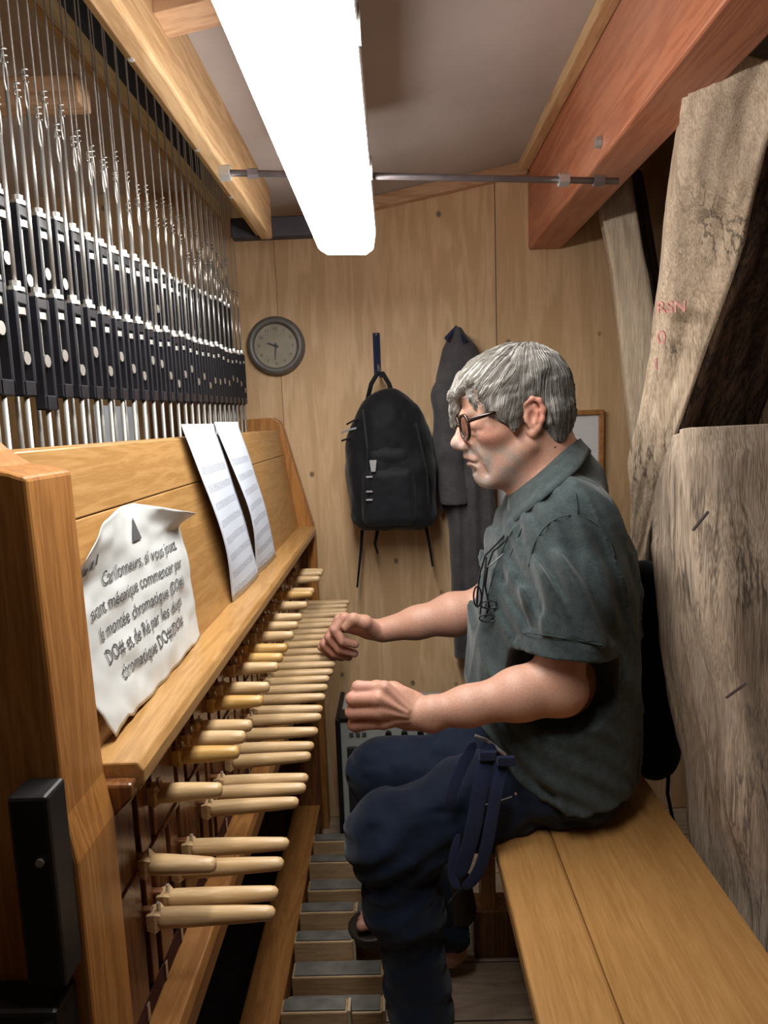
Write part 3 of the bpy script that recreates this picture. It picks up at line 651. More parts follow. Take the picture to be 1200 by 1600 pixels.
for i in range(3): MB().tube([(x0+.14+i*.045, 1.846, z1-.04), (x0+.14+i*.045, 1.832, z1-.04)], .009, 12).build('knob', M['blackwood'], t)
for i in (0, 1): MB().box((x0+.01+i*.25, 1.86, 0), (x0+.04+i*.25, 2.02, .012)).build('rubber_foot', M['blackwood'], t)

# ================================================================ SDF MESHER
def smin(a, b, k):
    if k <= 0: return np.minimum(a, b)
    h = np.clip(.5+.5*(b-a)/k, 0, 1); return b*(1-h)+a*h-k*h*(1-h)
class Sdf:
    def __init__(s): s.p = []
    def cone(s, a, b, ra, rb=None, k=.01, op='+'):
        a = np.array(a, float); b = np.array(b, float); rb = ra if rb is None else rb; ab = b-a; L2 = ab@ab+1e-12
        def f(P):
            t_ = np.clip(((P-a)@ab)/L2, 0, 1); return np.linalg.norm(P-a-t_[..., None]*ab, axis=-1)-(ra+(rb-ra)*t_)
        s.p.append((f, (a+b)/2, math.sqrt(L2)/2+max(ra, rb), k, op)); return s
    def chain(s, pts, rs, k=.01, op='+'):
        for i in range(len(pts)-1): s.cone(pts[i], pts[i+1], rs[i], rs[i+1], k, op)
        return s
    def ell(s, c, r, R=None, k=.01, op='+'):
        c = np.array(c, float); r = np.array(r, float)
        def f(P):
            q = (P-c) if R is None else (P-c)@R
            k0 = np.linalg.norm(q/r, axis=-1); k1 = np.linalg.norm(q/(r*r), axis=-1)+1e-9; return k0*(k0-1)/k1
        s.p.append((f, c, max(r), k, op)); return s
    def rbox(s, c, h_, rad, R=None, k=.01, op='+'):
        c = np.array(c, float); h_ = np.array(h_, float)-rad
        def f(P):
            q = np.abs((P-c) if R is None else (P-c)@R)-h_
            return np.linalg.norm(np.maximum(q, 0), axis=-1)+np.minimum(q.max(-1), 0)-rad
        s.p.append((f, c, float(np.linalg.norm(h_))+rad, k, op)); return s
    def fun(s, f, c, r, k=.01, op='+'): s.p.append((f, np.array(c, float), r, k, op)); return s
    def mod(s, f): s.p.append((f, None, 0, 0, 'm')); return s
    def ev(s, P, c=None, rad=0):
        d = np.full(P.shape[:-1], 1.0)
        for f, bc, br, k, op in s.p:
            if op == 'm':
                if c is None or d.min() < .5: d = f(P, d)
                continue
            if c is not None and np.linalg.norm(c-bc)-br > rad+k+.02: continue
            v = f(P)
            d = smin(d, v, k) if op == '+' else -smin(-d, v, k)
        return d
    def mesh(s, h, lo=None, hi=None):
        B = 14
        if lo is None:
            bs = [(p[1]-p[2], p[1]+p[2]) for p in s.p if p[4] == '+']; lo = np.min([b[0] for b in bs], 0)-.03; hi = np.max([b[1] for b in bs], 0)+.03
        lo = np.array(lo, float); n = np.ceil((np.array(hi)-lo)/(h*B)).astype(int); g = np.stack(np.meshgrid(*[np.arange(i) for i in n], indexing='ij'), -1).reshape(-1, 3)
        C_ = lo+(g+.5)*B*h; d = s.ev(C_); rad = B*h*.87; g = g[np.abs(d) < rad*1.7+.012]
        NX, NY = int(n[0]*B+3), int(n[1]*B+3); gid = lambda I: (I[..., 2]*NY+I[..., 1])*NX+I[..., 0]
        r = np.arange(B+1); base = np.stack(np.meshgrid(r, r, r, indexing='ij'), -1)
        ids = []; vs = []; qs = []
        co_ = [np.array(c) for c in np.ndindex(2, 2, 2)]; E_ = [(a, b) for a in range(8) for b in range(a+1, 8) if np.abs(co_[a]-co_[b]).sum() == 1]
        for bl in g:
            I = base+bl*B; P = lo+I*h; D = s.ev(P, lo+(bl+.5)*B*h, rad); D = np.where(D == 0, 1e-7, D); S_ = D < 0
            if S_.all() or not S_.any(): continue
            cs = [S_[c[0]:B+c[0], c[1]:B+c[1], c[2]:B+c[2]] for c in co_]; cd = [D[c[0]:B+c[0], c[1]:B+c[1], c[2]:B+c[2]] for c in co_]
            sm = sum(c.astype(np.int8) for c in cs); act = (sm > 0) & (sm < 8)
            if act.any():
                w_ = np.argwhere(act); sg = [c[act] for c in cs]; dd = [c[act] for c in cd]
                acc = np.zeros((len(w_), 3)); cnt = np.zeros(len(w_))
                for a, b in E_:
                    m_ = sg[a] != sg[b]; t_ = np.where(m_, dd[a]/(dd[a]-dd[b]+1e-12), 0)
                    acc += m_[:, None]*(co_[a]+t_[:, None]*(co_[b]-co_[a])); cnt += m_
                gi = w_+bl*B; vs.append(lo+(gi+acc/cnt[:, None])*h); ids.append(gid(gi))
            for ax in range(3):
                u, v = (ax+1) % 3, (ax+2) % 3; e = np.eye(3, dtype=int); c = e[ax]
                A = S_[:B, :B, :B]; Bq = S_[c[0]:B+c[0], c[1]:B+c[1], c[2]:B+c[2]]; m_ = A != Bq
                if not m_.any(): continue
                w_ = np.argwhere(m_)+bl*B; fl_ = A[m_]
                q = np.stack([gid(w_-e[u]-e[v]), gid(w_-e[v]), gid(w_), gid(w_-e[u])], 1); q[~fl_] = q[~fl_][:, ::-1]
                qs.append(q)
        ids = np.concatenate(ids); vs = np.concatenate(vs); qs = np.concatenate(qs)
        o = np.argsort(ids); ids = ids[o]; vs = vs[o]; ix = np.searchsorted(ids, qs); ix = np.clip(ix, 0, len(ids)-1); ok = (ids[ix] == qs).all(1)
        return vs, ix[ok]

# ================================================================ BACKPACK, COAT (hanging on the back wall)
def hang_folds(seed, amp, sx=22, sz=4):
    def f(P, d): return d+amp*fbm(np.stack([P[..., 0]*sx, P[..., 1]*sx, P[..., 2]*sz], -1), 3, seed)
    return f
yb = 1.98
A = lambda px, py, y=1.98: at(px, py, y)
sd = Sdf(); c = A(612, 735)
sd.ell(A(608, 705), (.126, .072, .150), k=.02)
sd.rbox(A(613, 770), (.122, .075, .105), .05, k=.04)
sd.ell(A(610, 655), (.085, .060, .085), k=.03)
sd.mod(hang_folds(3, .0045, 18, 12))
v, f = sd.mesh(.005)
t = thing('backpack', 'black backpack hanging on the plywood wall by a navy strap', 'backpack', (c[0], YB, A(612, 838)[2]))
link_mesh('bag_body', v, f, M['bag'], t, True)
sd = Sdf().rbox(A(608, 775, 1.925), (.078, .035, .085), .03, k=.02).ell(A(608, 712, 1.93), (.070, .034, .035), k=.02).mod(hang_folds(9, .003, 25, 18)); v, f = sd.mesh(.005)
link_mesh('front_pocket', v, f, M['bag2'], t, True)
MB().tube([A(574, 625, 1.99), A(580, 600, 1.99), A(590, 583, 2.0), A(598, 583, 2.0), A(608, 600, 1.99), A(616, 625, 1.99)], .0065, 8, nrm=(0, 1, 0), flat=.5).build('top_handle', M['bag'], t, smooth=True)
for pts in ([(566, 828), (564, 860), (558, 918)], [(590, 828), (586, 850), (590, 865)], [(664, 815), (670, 845), (676, 885)]):
    MB().tube([A(*p, 2.0) for p in pts], [.007, .006, .004], 4, nrm=(0, 1, 0), flat=.35).build('dangling_strap', M['bag'], t)
MB().tube([A(567, 640, 1.91), A(574, 700, 1.885), A(575, 760, 1.885), A(570, 812, 1.90)], .004, 4, nrm=(0, 1, 0), flat=.5).build('zip_line', M['bag2'], t)
MB().tube([A(650, 660, 1.90), A(668, 740, 1.90), A(672, 810, 1.92)], .004, 4, nrm=(0, 1, 0), flat=.5).build('zip_line', M['bag2'], t)
q = A(583, 726, 1.882); MB().prism([(q[0]-.010, q[2]+.012), (q[0]+.010, q[2]+.012), (q[0]+.006, q[2]-.02), (q[0]-.006, q[2]-.02)], 1, q[1], q[1]+.008).build('grey_emblem', M['greytrim'], t, bevel=.001)
for py_ in (745, 768, 781): 
    q = A(577, py_, 1.882); MB().box((q[0]-.009, q[1], q[2]-.003), (q[0]+.009, q[1]+.004, q[2]+.002)).build('grey_loop', M['greytrim'], t, bevel=.001)
for k, py_ in enumerate((655, 668, 681, 694, 707)):
    a = A(562, py_, 1.95); b_ = A(542-(8 if k in (1, 2) else 0), py_+8, 1.96); MB().tube([a, (a+b_)/2+[0, -.01, .002], b_], .003, 5).build('side_cord', M['greytrim'] if k == 1 else M['bag2'], t)
t = thing('navy_strap', 'navy webbing loop nailed to the wall holding the backpack', 'strap', A(588, 520, 2.09))
MB().box((A(582, 520, 2.09)[0], 2.092, A(588, 585, 2.09)[2]), (A(593, 520, 2.09)[0], 2.0985, A(588, 520, 2.09)[2])).build('webbing', M['navyweb'], t, bevel=.001)
MB().tube([A(591, 570, 2.09), A(593, 584, 2.02), A(596, 588, 2.0)], .005, 6).build('loop', M['navyweb'], t, smooth=True)
MB().sphere(A(588, 523, 2.088), .004).build('nail', M['iron'], t)
# coat
Cc = lambda px, py, y=2.02: at(px, py, y)
t = thing('coat', 'long dark grey coat hanging on the wall behind the man', 'coat', Cc(713, 512))
def loft_x(rows, y0, ry):
    "rows: (px_left, px_right, py)"
    zs = []; xl = []; xr = []
    for a, b2, py_ in rows: p = Cc(a, py_); q = Cc(b2, py_); zs.append(p[2]); xl.append(p[0]); xr.append(q[0])
    zs, xl, xr = (np.array(v)[::-1] for v in (zs, xl, xr))
    def f(P):
        a = np.interp(P[..., 2], zs, xl); b2 = np.interp(P[..., 2], zs, xr); cx_ = (a+b2)/2; rx = (b2-a)/2
        d = (np.sqrt(((P[..., 0]-cx_)/rx)**2+((P[..., 1]-y0)/ry)**2+1e-9)-1)*np.minimum(rx, ry)
        return np.maximum(d, np.maximum(P[..., 2]-zs[-1], zs[0]-P[..., 2]))
    return f
sd = Sdf()
sd.fun(loft_x([(704, 722, 513), (692, 748, 545), (684, 760, 590), (682, 770, 700), (692, 780, 800), (705, 790, 900), (715, 800, 1050)], 2.04, .055), Cc(740, 780), .8)
sd.mod(lambda P, d: d+.007*np.sin(P[..., 0]*130+6*noise(P*np.array([4, 4, 3]), 3))*np.clip((1.5-P[..., 2])*4, .2, 1)+.003*fbm(P*14, 2, 5))
v, f = sd.mesh(.006, lo=(.05, 1.95, .55), hi=(.50, 2.12, 1.62)); link_mesh('coat_body', v, f, M['coat'], t, True)
sd = Sdf().chain([Cc(708, 545, 2.03), Cc(697, 620, 2.01), Cc(699, 700, 2.005), Cc(708, 785, 2.005)], [.028, .040, .042, .038], k=.03)
pc = Cc(704, 791, 1.95)[2]
sd.mod(lambda P, d: np.maximum(d+.006*fbm(P*np.array([22, 10, 7]), 2, 2), pc-P[..., 2]))
v, f = sd.mesh(.005, lo=(.0, 1.85, .95), hi=(.35, 2.1, 1.62)); link_mesh('sleeve', v, f, M['coat'], t, True)
MB().tube([Cc(697, 530, 1.99), Cc(712, 512, 2.0), Cc(727, 535, 1.99)], .008, 6, nrm=(0, 1, 0)).build('collar_loop', M['navyweb'], t, smooth=True)
MB().tube([Cc(713, 516, 2.09), Cc(713, 514, 2.03)], .005, 8).build('hook', M['iron'], t)
# black bag between the man and the timber
t = thing('black_bag', 'black soft bag wedged between the man and the timber', 'bag', at(1025, 1230, 1.55))
sd = Sdf().chain([at(1008, 900, 1.42), at(1021, 1000, 1.42), at(1021, 1110, 1.42), at(1018, 1170, 1.41)], [.035, .052, .060, .058], k=.04).mod(hang_folds(12, .006, 15, 8))
v, f = sd.mesh(.007); link_mesh('bag_body', v, f, M['bag'], t, True)
MB().tube([at(1046, 1180, 1.37), at(1043, 1240, 1.36), at(1050, 1275, 1.36), at(1062, 1330, 1.36)], .004, 5).build('cord', M['bag'], t)

# ================================================================ THE PLAYER
YM = 1.27
person = thing('person', 'grey-haired man in glasses and green-grey polo shirt seated playing the keys', 'person', (at(880, 1240, YM)[0], YM, .56))
# --- head frame (millimetres: X forward, Y his left, Z up)
pit, yaw = math.radians(8), math.radians(6)
fw_ = np.array([-math.cos(pit)*math.cos(yaw), -math.cos(pit)*math.sin(yaw), -math.sin(pit)])
lf_ = np.array([0, -1, 0.])-fw_*(np.array([0, -1, 0.])@fw_); lf_ /= np.linalg.norm(lf_); up_ = np.cross(fw_, lf_)
RH = np.stack([fw_, lf_, up_], 1); HS = .001*1.0
ear = at(823, 656, 1.195); HO = np.array([ear[0], 0, ear[2]]); HO[1] = YM; HO = HO+RH@np.array([4, 0, 2.])*HS
H = lambda x, y, z: HO+RH@(np.array([x, y, z], float)*HS)
hr = lambda *r: np.array(r)*HS
def toH(P): return ((P-HO)@RH)/HS
sk = Sdf(); kk = .012
def E_(c, r, k=kk, op='+', R=RH): sk.ell(H(*c), hr(*r), R, k, op)
def K_(a, b, ra, rb, k=kk, op='+'): sk.cone(H(*a), H(*b), ra*HS, rb*HS, k, op)
E_((-10, 0, 46), (93, 74, 80)); E_((44, 0, 48), (48, 60, 54), .02); E_((38, 0, -14), (52, 60, 66), .02); E_((34, 0, -58), (46, 50, 44), .02)
K_((0, -54, -44), (70, -22, -98), 17, 14, .022); K_((0, 54, -44), (70, 22, -98), 17, 14, .022)
E_((72, 0, -92), (20, 25, 18), .014); E_((40, 0, -92), (40, 34, 22), .02)
E_((76, 0, -56), (25, 36, 32), .018)
for s_ in (-1, 1):
    K_((90, 7*s_, 24), (72, 46*s_, 27), 9, 8, .012)           # brow ridge
    E_((58, 44*s_, -16), (26, 21, 18), .018)                   # cheekbone
    E_((97, 32*s_, 3), (14, 19, 12), .010, '-')                # eye socket
    E_((76, 32*s_, 3), (14.5, 14.5, 14), .002)                 # eyeball
    K_((87, 18*s_, 1), (78, 50*s_, 0), 5.2, 5.0, .005); K_((74, 48*s_, 12), (66, 54*s_, 0), 8, 8, .012)        # lowered lid
    K_((86, 20*s_, 10), (80, 46*s_, 8), 4.4, 4.4, .006)
    K_((87, 18*s_, -10), (80, 42*s_, -12), 3.6, 3.2, .006)     # bag
    E_((104, 11*s_, -31), (12, 8, 8.5), .005)                  # nostril wing
    E_((107, 7*s_, -38), (5, 3.2, 3.5), .002, '-')
    K_((99, 19*s_, -30), (86, 33*s_, -60), 3.2, 2.6, .008, '-'); K_((84, 30*s_, -68), (76, 32*s_, -86), 2.4, 2.0, .008, '-')  # nasolabial fold
    E_((92, 26*s_, -60), (6, 5, 4), .008, '-')
K_((92, 0, 20), (110, 0, -16), 8, 9.5, .010); E_((114, 0, -24), (13, 12, 11.5), .008)
K_((97, 0, -36), (99, 0, -46), 7, 6, .008)
K_((91, -22, -58), (100, 0, -50), 4.0, 6.0, .006); K_((91, 22, -58), (100, 0, -50), 4.0, 6.0, .006)
K_((88, -18, -66), (95, 0, -63), 4.5, 6.5, .006); K_((88, 18, -66), (95, 0, -63), 4.5, 6.5, .006)
sk.chain([H(90, -27, -65), H(96, -14, -59), H(102, 0, -57), H(96, 14, -59), H(90, 27, -65)], [.0022, .0026, .0032, .0026, .0022], .003, '-')
E_((96, 0, -76), (6, 18, 6), .008, '-')
for s_ in (-1, 1):                                             # ears
    pe = [(10, 72, 14), (6, 80, 28), (-8, 86, 36), (-22, 88, 30), (-28, 87, 12), (-24, 84, -6), (-14, 79, -22), (-3, 75, -30), (4, 71, -26)]
    pe = [(x*.85-1, s_*(y-2), z*.9) for x, y, z in pe]
    E_((-9, s_*75, 4), (16, 6, 29), .006)
    sk.chain([H(*p) for p in pe], [v*HS for v in (3, 3.4, 3.8, 4.0, 4.0, 3.8, 4.2, 6, 3.5)], .005)
    E_((-6, s_*84, 1), (9, 9, 12), .004, '-'); sk.chain([H(-12, s_*80, 20), H(-15, s_*81, 8), H(-10, s_*80, -8)], [.0026, .003, .0026], .004)
    K_((6, s_*74, 3), (5, s_*75, -4), 3.5, 3.5, .004)
# --- neck and trunk (under the clothes)
nb = at(868, 742, YM); 
sk.cone(H(-34, 0, -20), nb+[.0, .0, -.01], .056, .062, .03); sk.cone(H(20, 0, -70), nb+[-.03, 0, -.02], .040, .050, .03)
sk.chain([H(-30, -34, -20), nb+[.01, .04, -.02]], [.020, .026], .02); sk.chain([H(-30, 34, -20), nb+[.01, -.04, -.02]], [.020, .026], .02)
sk.cone(H(2, 42, -36), at(818, 775, YM-.02), .013, .012, .012)      # neck cord
ch = at(878, 870, YM); wa = at(868, 1060, YM); pe_ = at(880, 1180, YM)
sk.ell(ch, (.105, .155, .15), k=.05); sk.ell(wa, (.11, .14, .14), k=.05); sk.ell(pe_, (.115, .155, .095), k=.05)
shN, elN, wrN = at(897, 812, 1.125), at(872, 1078, 1.095), at(655, 1117, 1.085)
shF, elF, wrF = at(862, 800, 1.43), at(752, 950, 1.46), at(598, 985, 1.455)
sk.cone(nb+[0, -.04, -.035], shN, .040, .040, .03); sk.cone(nb+[0, .04, -.035], shF, .040, .040, .03)
def limb(pts, rs, k=.012): sk.chain(pts, rs, k)
mid = lambda a, b, f: a*(1-f)+b*f
limb([shN, mid(shN, elN, .5), elN], [.044, .042, .040])
limb([elN, mid(elN, wrN, .28)+[0, 0, .004], mid(elN, wrN, .65), wrN], [.039, .0400, .0305, .0240], .02)
sk.cone(elN+[.012, 0, -.006], elN+[.02, 0, .0], .030, .028, .015); sk.cone(elN+[-.01, 0, .02], mid(elN, wrN, .3)+[0, 0, .010], .034, .030, .02)
sk.cone(wrN+[.02, 0, .006], wrN+[.02, 0, -.006], .0245, .0245, .01)
limb([shF, mid(shF, elF, .5), elF], [.040, .036, .037])
limb([elF, mid(elF, wrF, .28)+[0, 0, .0], mid(elF, wrF, .65), wrF], [.041, .0445, .033, .026], .02)
# --- near (left) hand: back of the hand to the camera, fingers curled into a loose fist
def hand(wr, wrr, MC_, PI_, DI_, TI_, rads, palm, palmr, thumb, thr, kf=.0035):
    sk.ell(palm[0], palmr[0], k=.010)
    for p_, r_ in zip(palm[1:], palmr[1:]): sk.ell(p_, r_, k=.010)
    for m_, p_, d_, t_, r in zip(MC_, PI_, DI_, TI_, rads):
        sk.cone(mid(wr, m_, .12), m_, r*.95, r*1.12, .007)
        sk.cone(m_, p_, r*1.02, r*1.0, kf); sk.ell(p_, (r*1.06,)*3, k=.002)
        sk.cone(p_, d_, r*.98, r*.90, .0015); sk.cone(d_, t_, r*.90, r*.80, .0015)
    sk.chain(thumb, thr, .006)
a_ = at
hand(wrN, .026,
     [a_(600, 1075, 1.078), a_(590, 1092, 1.066), a_(592, 1112, 1.066), a_(600, 1129, 1.076)],
     [a_(560, 1074, 1.085), a_(551, 1092, 1.076), a_(550, 1113, 1.078), a_(553, 1132, 1.086)],
     [a_(556, 1080, 1.110), a_(552, 1097, 1.103), a_(552, 1117, 1.104), a_(556, 1136, 1.108)],
     [a_(578, 1084, 1.120), a_(574, 1100, 1.116), a_(572, 1118, 1.117), a_(574, 1133, 1.119)],
     [.0108, .0112, .0112, .0104], [a_(622, 1104, 1.092), a_(640, 1114, 1.090)], [(.034, .016, .034), (.028, .019, .030)],
     [a_(650, 1095, 1.10), a_(615, 1078, 1.118), a_(588, 1074, 1.130), a_(566, 1080, 1.132)], [.015, .0135, .0115, .0095])
for m_ in (a_(600, 1075, 1.068), a_(590, 1092, 1.056), a_(592, 1112, 1.056), a_(600, 1131, 1.067)):
    sk.cone(mid(wrN, m_, .3)+[0, -.012, 0], m_+[.002, .003, 0], .0028, .004, .004)
hand(wrF, .026,
     [a_(538, 965, 1.437), a_(530, 968, 1.458), a_(527, 974, 1.480), a_(529, 981, 1.500)],
     [a_(523, 984, 1.428), a_(515, 996, 1.446), a_(507, 1006, 1.464), a_(503, 1011, 1.484)],
     [a_(535, 1002, 1.424), a_(530, 1014, 1.440), a_(522, 1021, 1.458), a_(516, 1023, 1.480)],
     [a_(555, 1007, 1.430), a_(554, 1021, 1.444), a_(545, 1027, 1.460), a_(534, 1028, 1.480)],
     [.0105, .0108, .0104, .0095], [a_(562, 978, 1.462), a_(580, 984, 1.458)], [(.034, .026, .020), (.028, .024, .022)],
     [a_(588, 988, 1.440), a_(570, 972, 1.412), a_(552, 967, 1.405), a_(540, 980, 1.404)], [.017, .0145, .012, .0095])
# --- legs and feet
hipN, knN, anN = at(878, 1205, 1.18), at(612, 1302, 1.13), at(672, 1655, 1.12)
hipF, knF, anF = at(868, 1180, 1.37), at(590, 1208, 1.42), at(700, 1478, 1.46)
limb([hipN, knN], [.072, .050], .03); limb([knN, mid(knN, anN, .35), anN], [.048, .05, .034], .02)
limb([hipF, knF], [.072, .050], .03); limb([knF, mid(knF, anF, .35), anF], [.048, .05, .034], .02)
heelF, toeF = at(716, 1512, 1.46), at(566, 1500, 1.44); 
heelF = np.array([heelF[0], 1.46, .186]); toeF = np.array([at(566, 1492, 1.43)[0], 1.43, .166]); 
def foot(an, heel, toe):
    d = toe-heel; d /= np.linalg.norm(d); s_ = np.cross(d, [0, 0, 1.])
    sk.cone(an, heel+[0, 0, .01], .034, .030, .02); sk.cone(heel, mid(heel, toe, .6), .028, .028, .02); sk.cone(an, mid(heel, toe, .6), .032, .024, .03)
    for i, o_ in enumerate((-.030, -.013, .003, .018, .030)):
        b0 = mid(heel, toe, .62)+s_*o_*.8; e_ = toe+s_*o_-d*(.0, .002, .008, .016, .026)[i]
        sk.cone(b0, e_+[0, 0, -.002], .014, (.0125, .0095, .009, .0085, .008)[i], .006)
foot(anF, heelF, toeF)
heelN = anN+np.array([.03, 0, -.05]); heelN[2] = .075; toeN = heelN+np.array([-.13, -.19, .0]); foot(anN, heelN, toeN)
sk.mod(lambda P, d: np.where((P[..., 0] > .145) & (P[..., 2] < .60) & (P[..., 2] > .4), np.maximum(d, .563-P[..., 2]), d))
vs, fs = sk.mesh(.0024)
q = toH(vs); X, Y, Z = q[:, 0], q[:, 1], q[:, 2]
near_head = (np.linalg.norm(q, axis=1) < 190) & (vs[:, 2] > nb[2]-.05)
base = np.tile(np.array([.565, .325, .235]), (len(vs), 1))
def blend(mask, colr): 
    mask = np.clip(mask, 0, 1)[:, None]; base[:] = base*(1-mask)+np.array(colr)*mask
g_ = lambda c, r: np.exp(-(((X-c[0])/r[0])**2+((np.abs(Y)-c[1])/r[1])**2+((Z-c[2])/r[2])**2))*near_head
nz = noise(vs*90, 3)
blend(.35+.3*noise(vs*40, 8), (.58, .30, .21))
blend(.8*g_((115, 0, -24), (18, 16, 18)), (.62, .22, .19)); blend(.55*g_((66, 52, -20), (26, 24, 22)), (.60, .25, .19))
blend(.75*g_((-14, 86, 10), (22, 10, 36)), (.62, .24, .18)); blend(.4*g_((20, 40, -110), (60, 60, 40)), (.58, .27, .20))
beard = near_head*np.clip((-(Z)-30+.30*(X-45))/18, 0, 1)*np.clip((X-4)/25, 0, 1)*np.clip((Z+128)/12, 0, 1)
blend(beard*(.62+.45*nz), (.37, .31, .27)); blend(1.0*g_((88, 0, -96), (16, 22, 17))*(.65+.35*nz), (.60, .55, .48)); blend(.55*g_((104, 0, -46), (12, 24, 7))*(.7+.3*nz), (.50, .42, .36))
blend(.7*g_((100, 0, -52), (9, 22, 4)), (.36, .14, .12)); blend(.6*g_((99, 0, -62), (9, 18, 5)), (.48, .24, .20))
blend(.5*g_((84, 34, -6), (10, 18, 10)), (.45, .24, .19)); blend(.8*g_((88, 30, 27), (12, 22, 5))*(.7+.5*nz), (.33, .27, .22))
for hpt, rr_ in ((mid(a_(550, 1100, 1.08), wrN, 0), .055), (a_(525, 1000, 1.45), .055)):
    blend(.5*np.exp(-(np.linalg.norm(vs-hpt, axis=1)/rr_)**2), (.62, .26, .20))
blend(.6*np.exp(-(np.linalg.norm(vs-toeF, axis=1)/.05)**2), (.60, .28, .22))
body = link_mesh('body', vs, fs, M['skin'], person, True, vc=base)
# finger nails
def nail(d_, t_, out):
    n_ = MB(); ax = t_-d_; ax /= np.linalg.norm(ax); out = np.array(out, float); out -= ax*(ax@out); out /= np.linalg.norm(out); sd_ = np.cross(ax, out)
    c_ = mid(d_, t_, .8)+out*.0085; V = [c_+ax*a*.005+sd_*b*.0045-out*(b*b*.0015) for a in (-1, 0, 1) for b in (-1, 0, 1)]
    return n_.add(V, [(i*3+j, i*3+j+1, (i+1)*3+j+1, (i+1)*3+j) for i in (0, 1) for j in (0, 1)]).build('nail', M['white_paper'], body, smooth=True)
# --- eyebrows, hair volume and strands
hs = Sdf()
hs.ell(H(-10, 0, 48), hr(99, 84, 87), RH, .02); hs.ell(H(40, 0, 60), hr(60, 72, 54), RH, .03)
hs.ell(H(-54, 0, -8), hr(46, 66, 52), RH, .03)
for s_ in (-1, 1): hs.cone(H(40, s_*70, 30), H(26, s_*74, -4), 13*HS, 8*HS, .02); hs.cone(H(-40, s_*68, 0), H(-52, s_*56, -40), 18*HS, 12*HS, .02)
hs.chain([H(78, 10, 86), H(94, 20, 66), H(99, 26, 52)], [v*HS for v in (14, 9, 4)], .012)
hs.chain([H(80, -14, 86), H(99, -18, 62), H(105, -26, 36), H(103, -34, 14)], [v*HS for v in (14, 10, 7, 3)], .012)
hs.chain([H(74, 40, 76), H(78, 50, 56), H(66, 60, 34)], [v*HS for v in (13, 8, 5)], .012)
# face cut-out
hs.ell(H(112, 0, 2), hr(62, 90, 62), RH, .006, '-'); hs.ell(H(62, 0, -70), hr(72, 110, 78), RH, .008, '-')
hs.ell(H(86, 42, 38), hr(24, 28, 38), RH, .006, '-')
for s_ in (-1, 1): hs.ell(H(-8, s_*90, 0), hr(24, 22, 33), RH, .006, '-')
hs.chain([H(84, -10, 82), H(97, -20, 60), H(102, -30, 34), H(100, -38, 12), H(96, -42, -2)], [v*HS for v in (14, 11, 9, 6, 2)], .012)
hs.chain([H(80, 26, 78), H(85, 38, 56), H(80, 48, 38)], [v*HS for v in (9, 5, 2)], .010)
def hmod(P, d):
    q_ = toH(P); th = np.arctan2(q_[..., 1], q_[..., 2]-10); ph = q_[..., 0]/60
    nn_ = fbm(np.stack([th*7, ph*2.2+.3*q_[..., 2]/60, q_[..., 0]*0+q_[..., 2]/70], -1), 3, 31)
    d = d+nn_*.0028*np.clip((q_[..., 2]+90)/60, .3, 1)
    nape = -62-(q_[..., 0]+60)*.25+6*noise(q_*.06, 4)
    return np.maximum(d, (nape-q_[..., 2])*HS*.9)
hs.mod(hmod)
hv, hf = hs.mesh(.0028)
qh = toH(hv)
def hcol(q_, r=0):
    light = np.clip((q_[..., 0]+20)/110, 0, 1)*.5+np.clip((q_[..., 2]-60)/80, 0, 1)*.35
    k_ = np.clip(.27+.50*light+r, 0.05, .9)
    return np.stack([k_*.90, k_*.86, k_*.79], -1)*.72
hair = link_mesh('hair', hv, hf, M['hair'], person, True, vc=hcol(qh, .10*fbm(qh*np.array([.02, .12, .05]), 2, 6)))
# strands laid along the volume
crown = np.array([-52., 6., 132.]); nst = 3200
sel = rng.integers(0, len(hv), nst*2); start = qh[sel]; start = start[(start[:, 2] > -40)][:nst]
Pq = start.copy(); path = [Pq.copy()]
for stp in range(7):
    dr = Pq-crown; dr[:, 2] -= 22*(stp*.5); side = np.sign(Pq[:, 1])*np.abs(Pq[:, 1])/60
    front = Pq[:, 0] > 10
    dr = dr/(np.linalg.norm(dr, axis=1, keepdims=True)+1e-6); dr[:, 2] -= .55*np.clip((90-Pq[:, 2])/60, 0, 1.4); dr[:, 0] += np.where(front & (Pq[:, 2] > 50), .35, 0)
    dr += .22*np.stack([noise(Pq*.05, s_+50) for s_ in (1, 2, 3)], -1)
    e = .6; W_ = HO+(Pq@RH.T)*HS; h0 = .0015
    D0 = hs.ev(W_, W_.mean(0), 1.0); gr = np.stack([hs.ev(W_+RH[:, i]*h0, W_.mean(0), 1.0)-D0 for i in range(3)], -1); gr /= np.linalg.norm(gr, axis=1, keepdims=True)+1e-9
    dr -= gr*(dr*gr).sum(1, keepdims=True); dr /= np.linalg.norm(dr, axis=1, keepdims=True)+1e-6
    Pq = Pq+dr*7.0; W_ = HO+(Pq@RH.T)*HS; D1 = hs.ev(W_, W_.mean(0), 1.0); Pq = Pq-gr*np.clip((D1/HS-.6)[:, None], -6, 6); path.append(Pq.copy())
path = np.array(path); rr_ = [.45, .85, .95, .95, .9, .8, .6, .25]; V = []; Fc = []; Cc_ = []
jit = rng.normal(0, .17, len(start))
for s_ in range(path.shape[1]):
    pts = path[:, s_]; n0 = len(V)
    for i in range(8):
        d = pts[min(i+1, 7)]-pts[max(i-1, 0)]; d /= np.linalg.norm(d)+1e-9; u = np.cross(d, [.3, .5, .8]); u /= np.linalg.norm(u)+1e-9; v_ = np.cross(d, u)
        for k in range(3): a = 2.094*k; V.append(pts[i]+rr_[i]*.50*(u*math.cos(a)+v_*math.sin(a))); Cc_.append(jit[s_])
    for i in range(7):
        for k in range(3): Fc.append((n0+i*3+k, n0+i*3+(k+1) % 3, n0+(i+1)*3+(k+1) % 3, n0+(i+1)*3+k))
V = np.array(V); vc = hcol(V, np.array(Cc_)+.06)
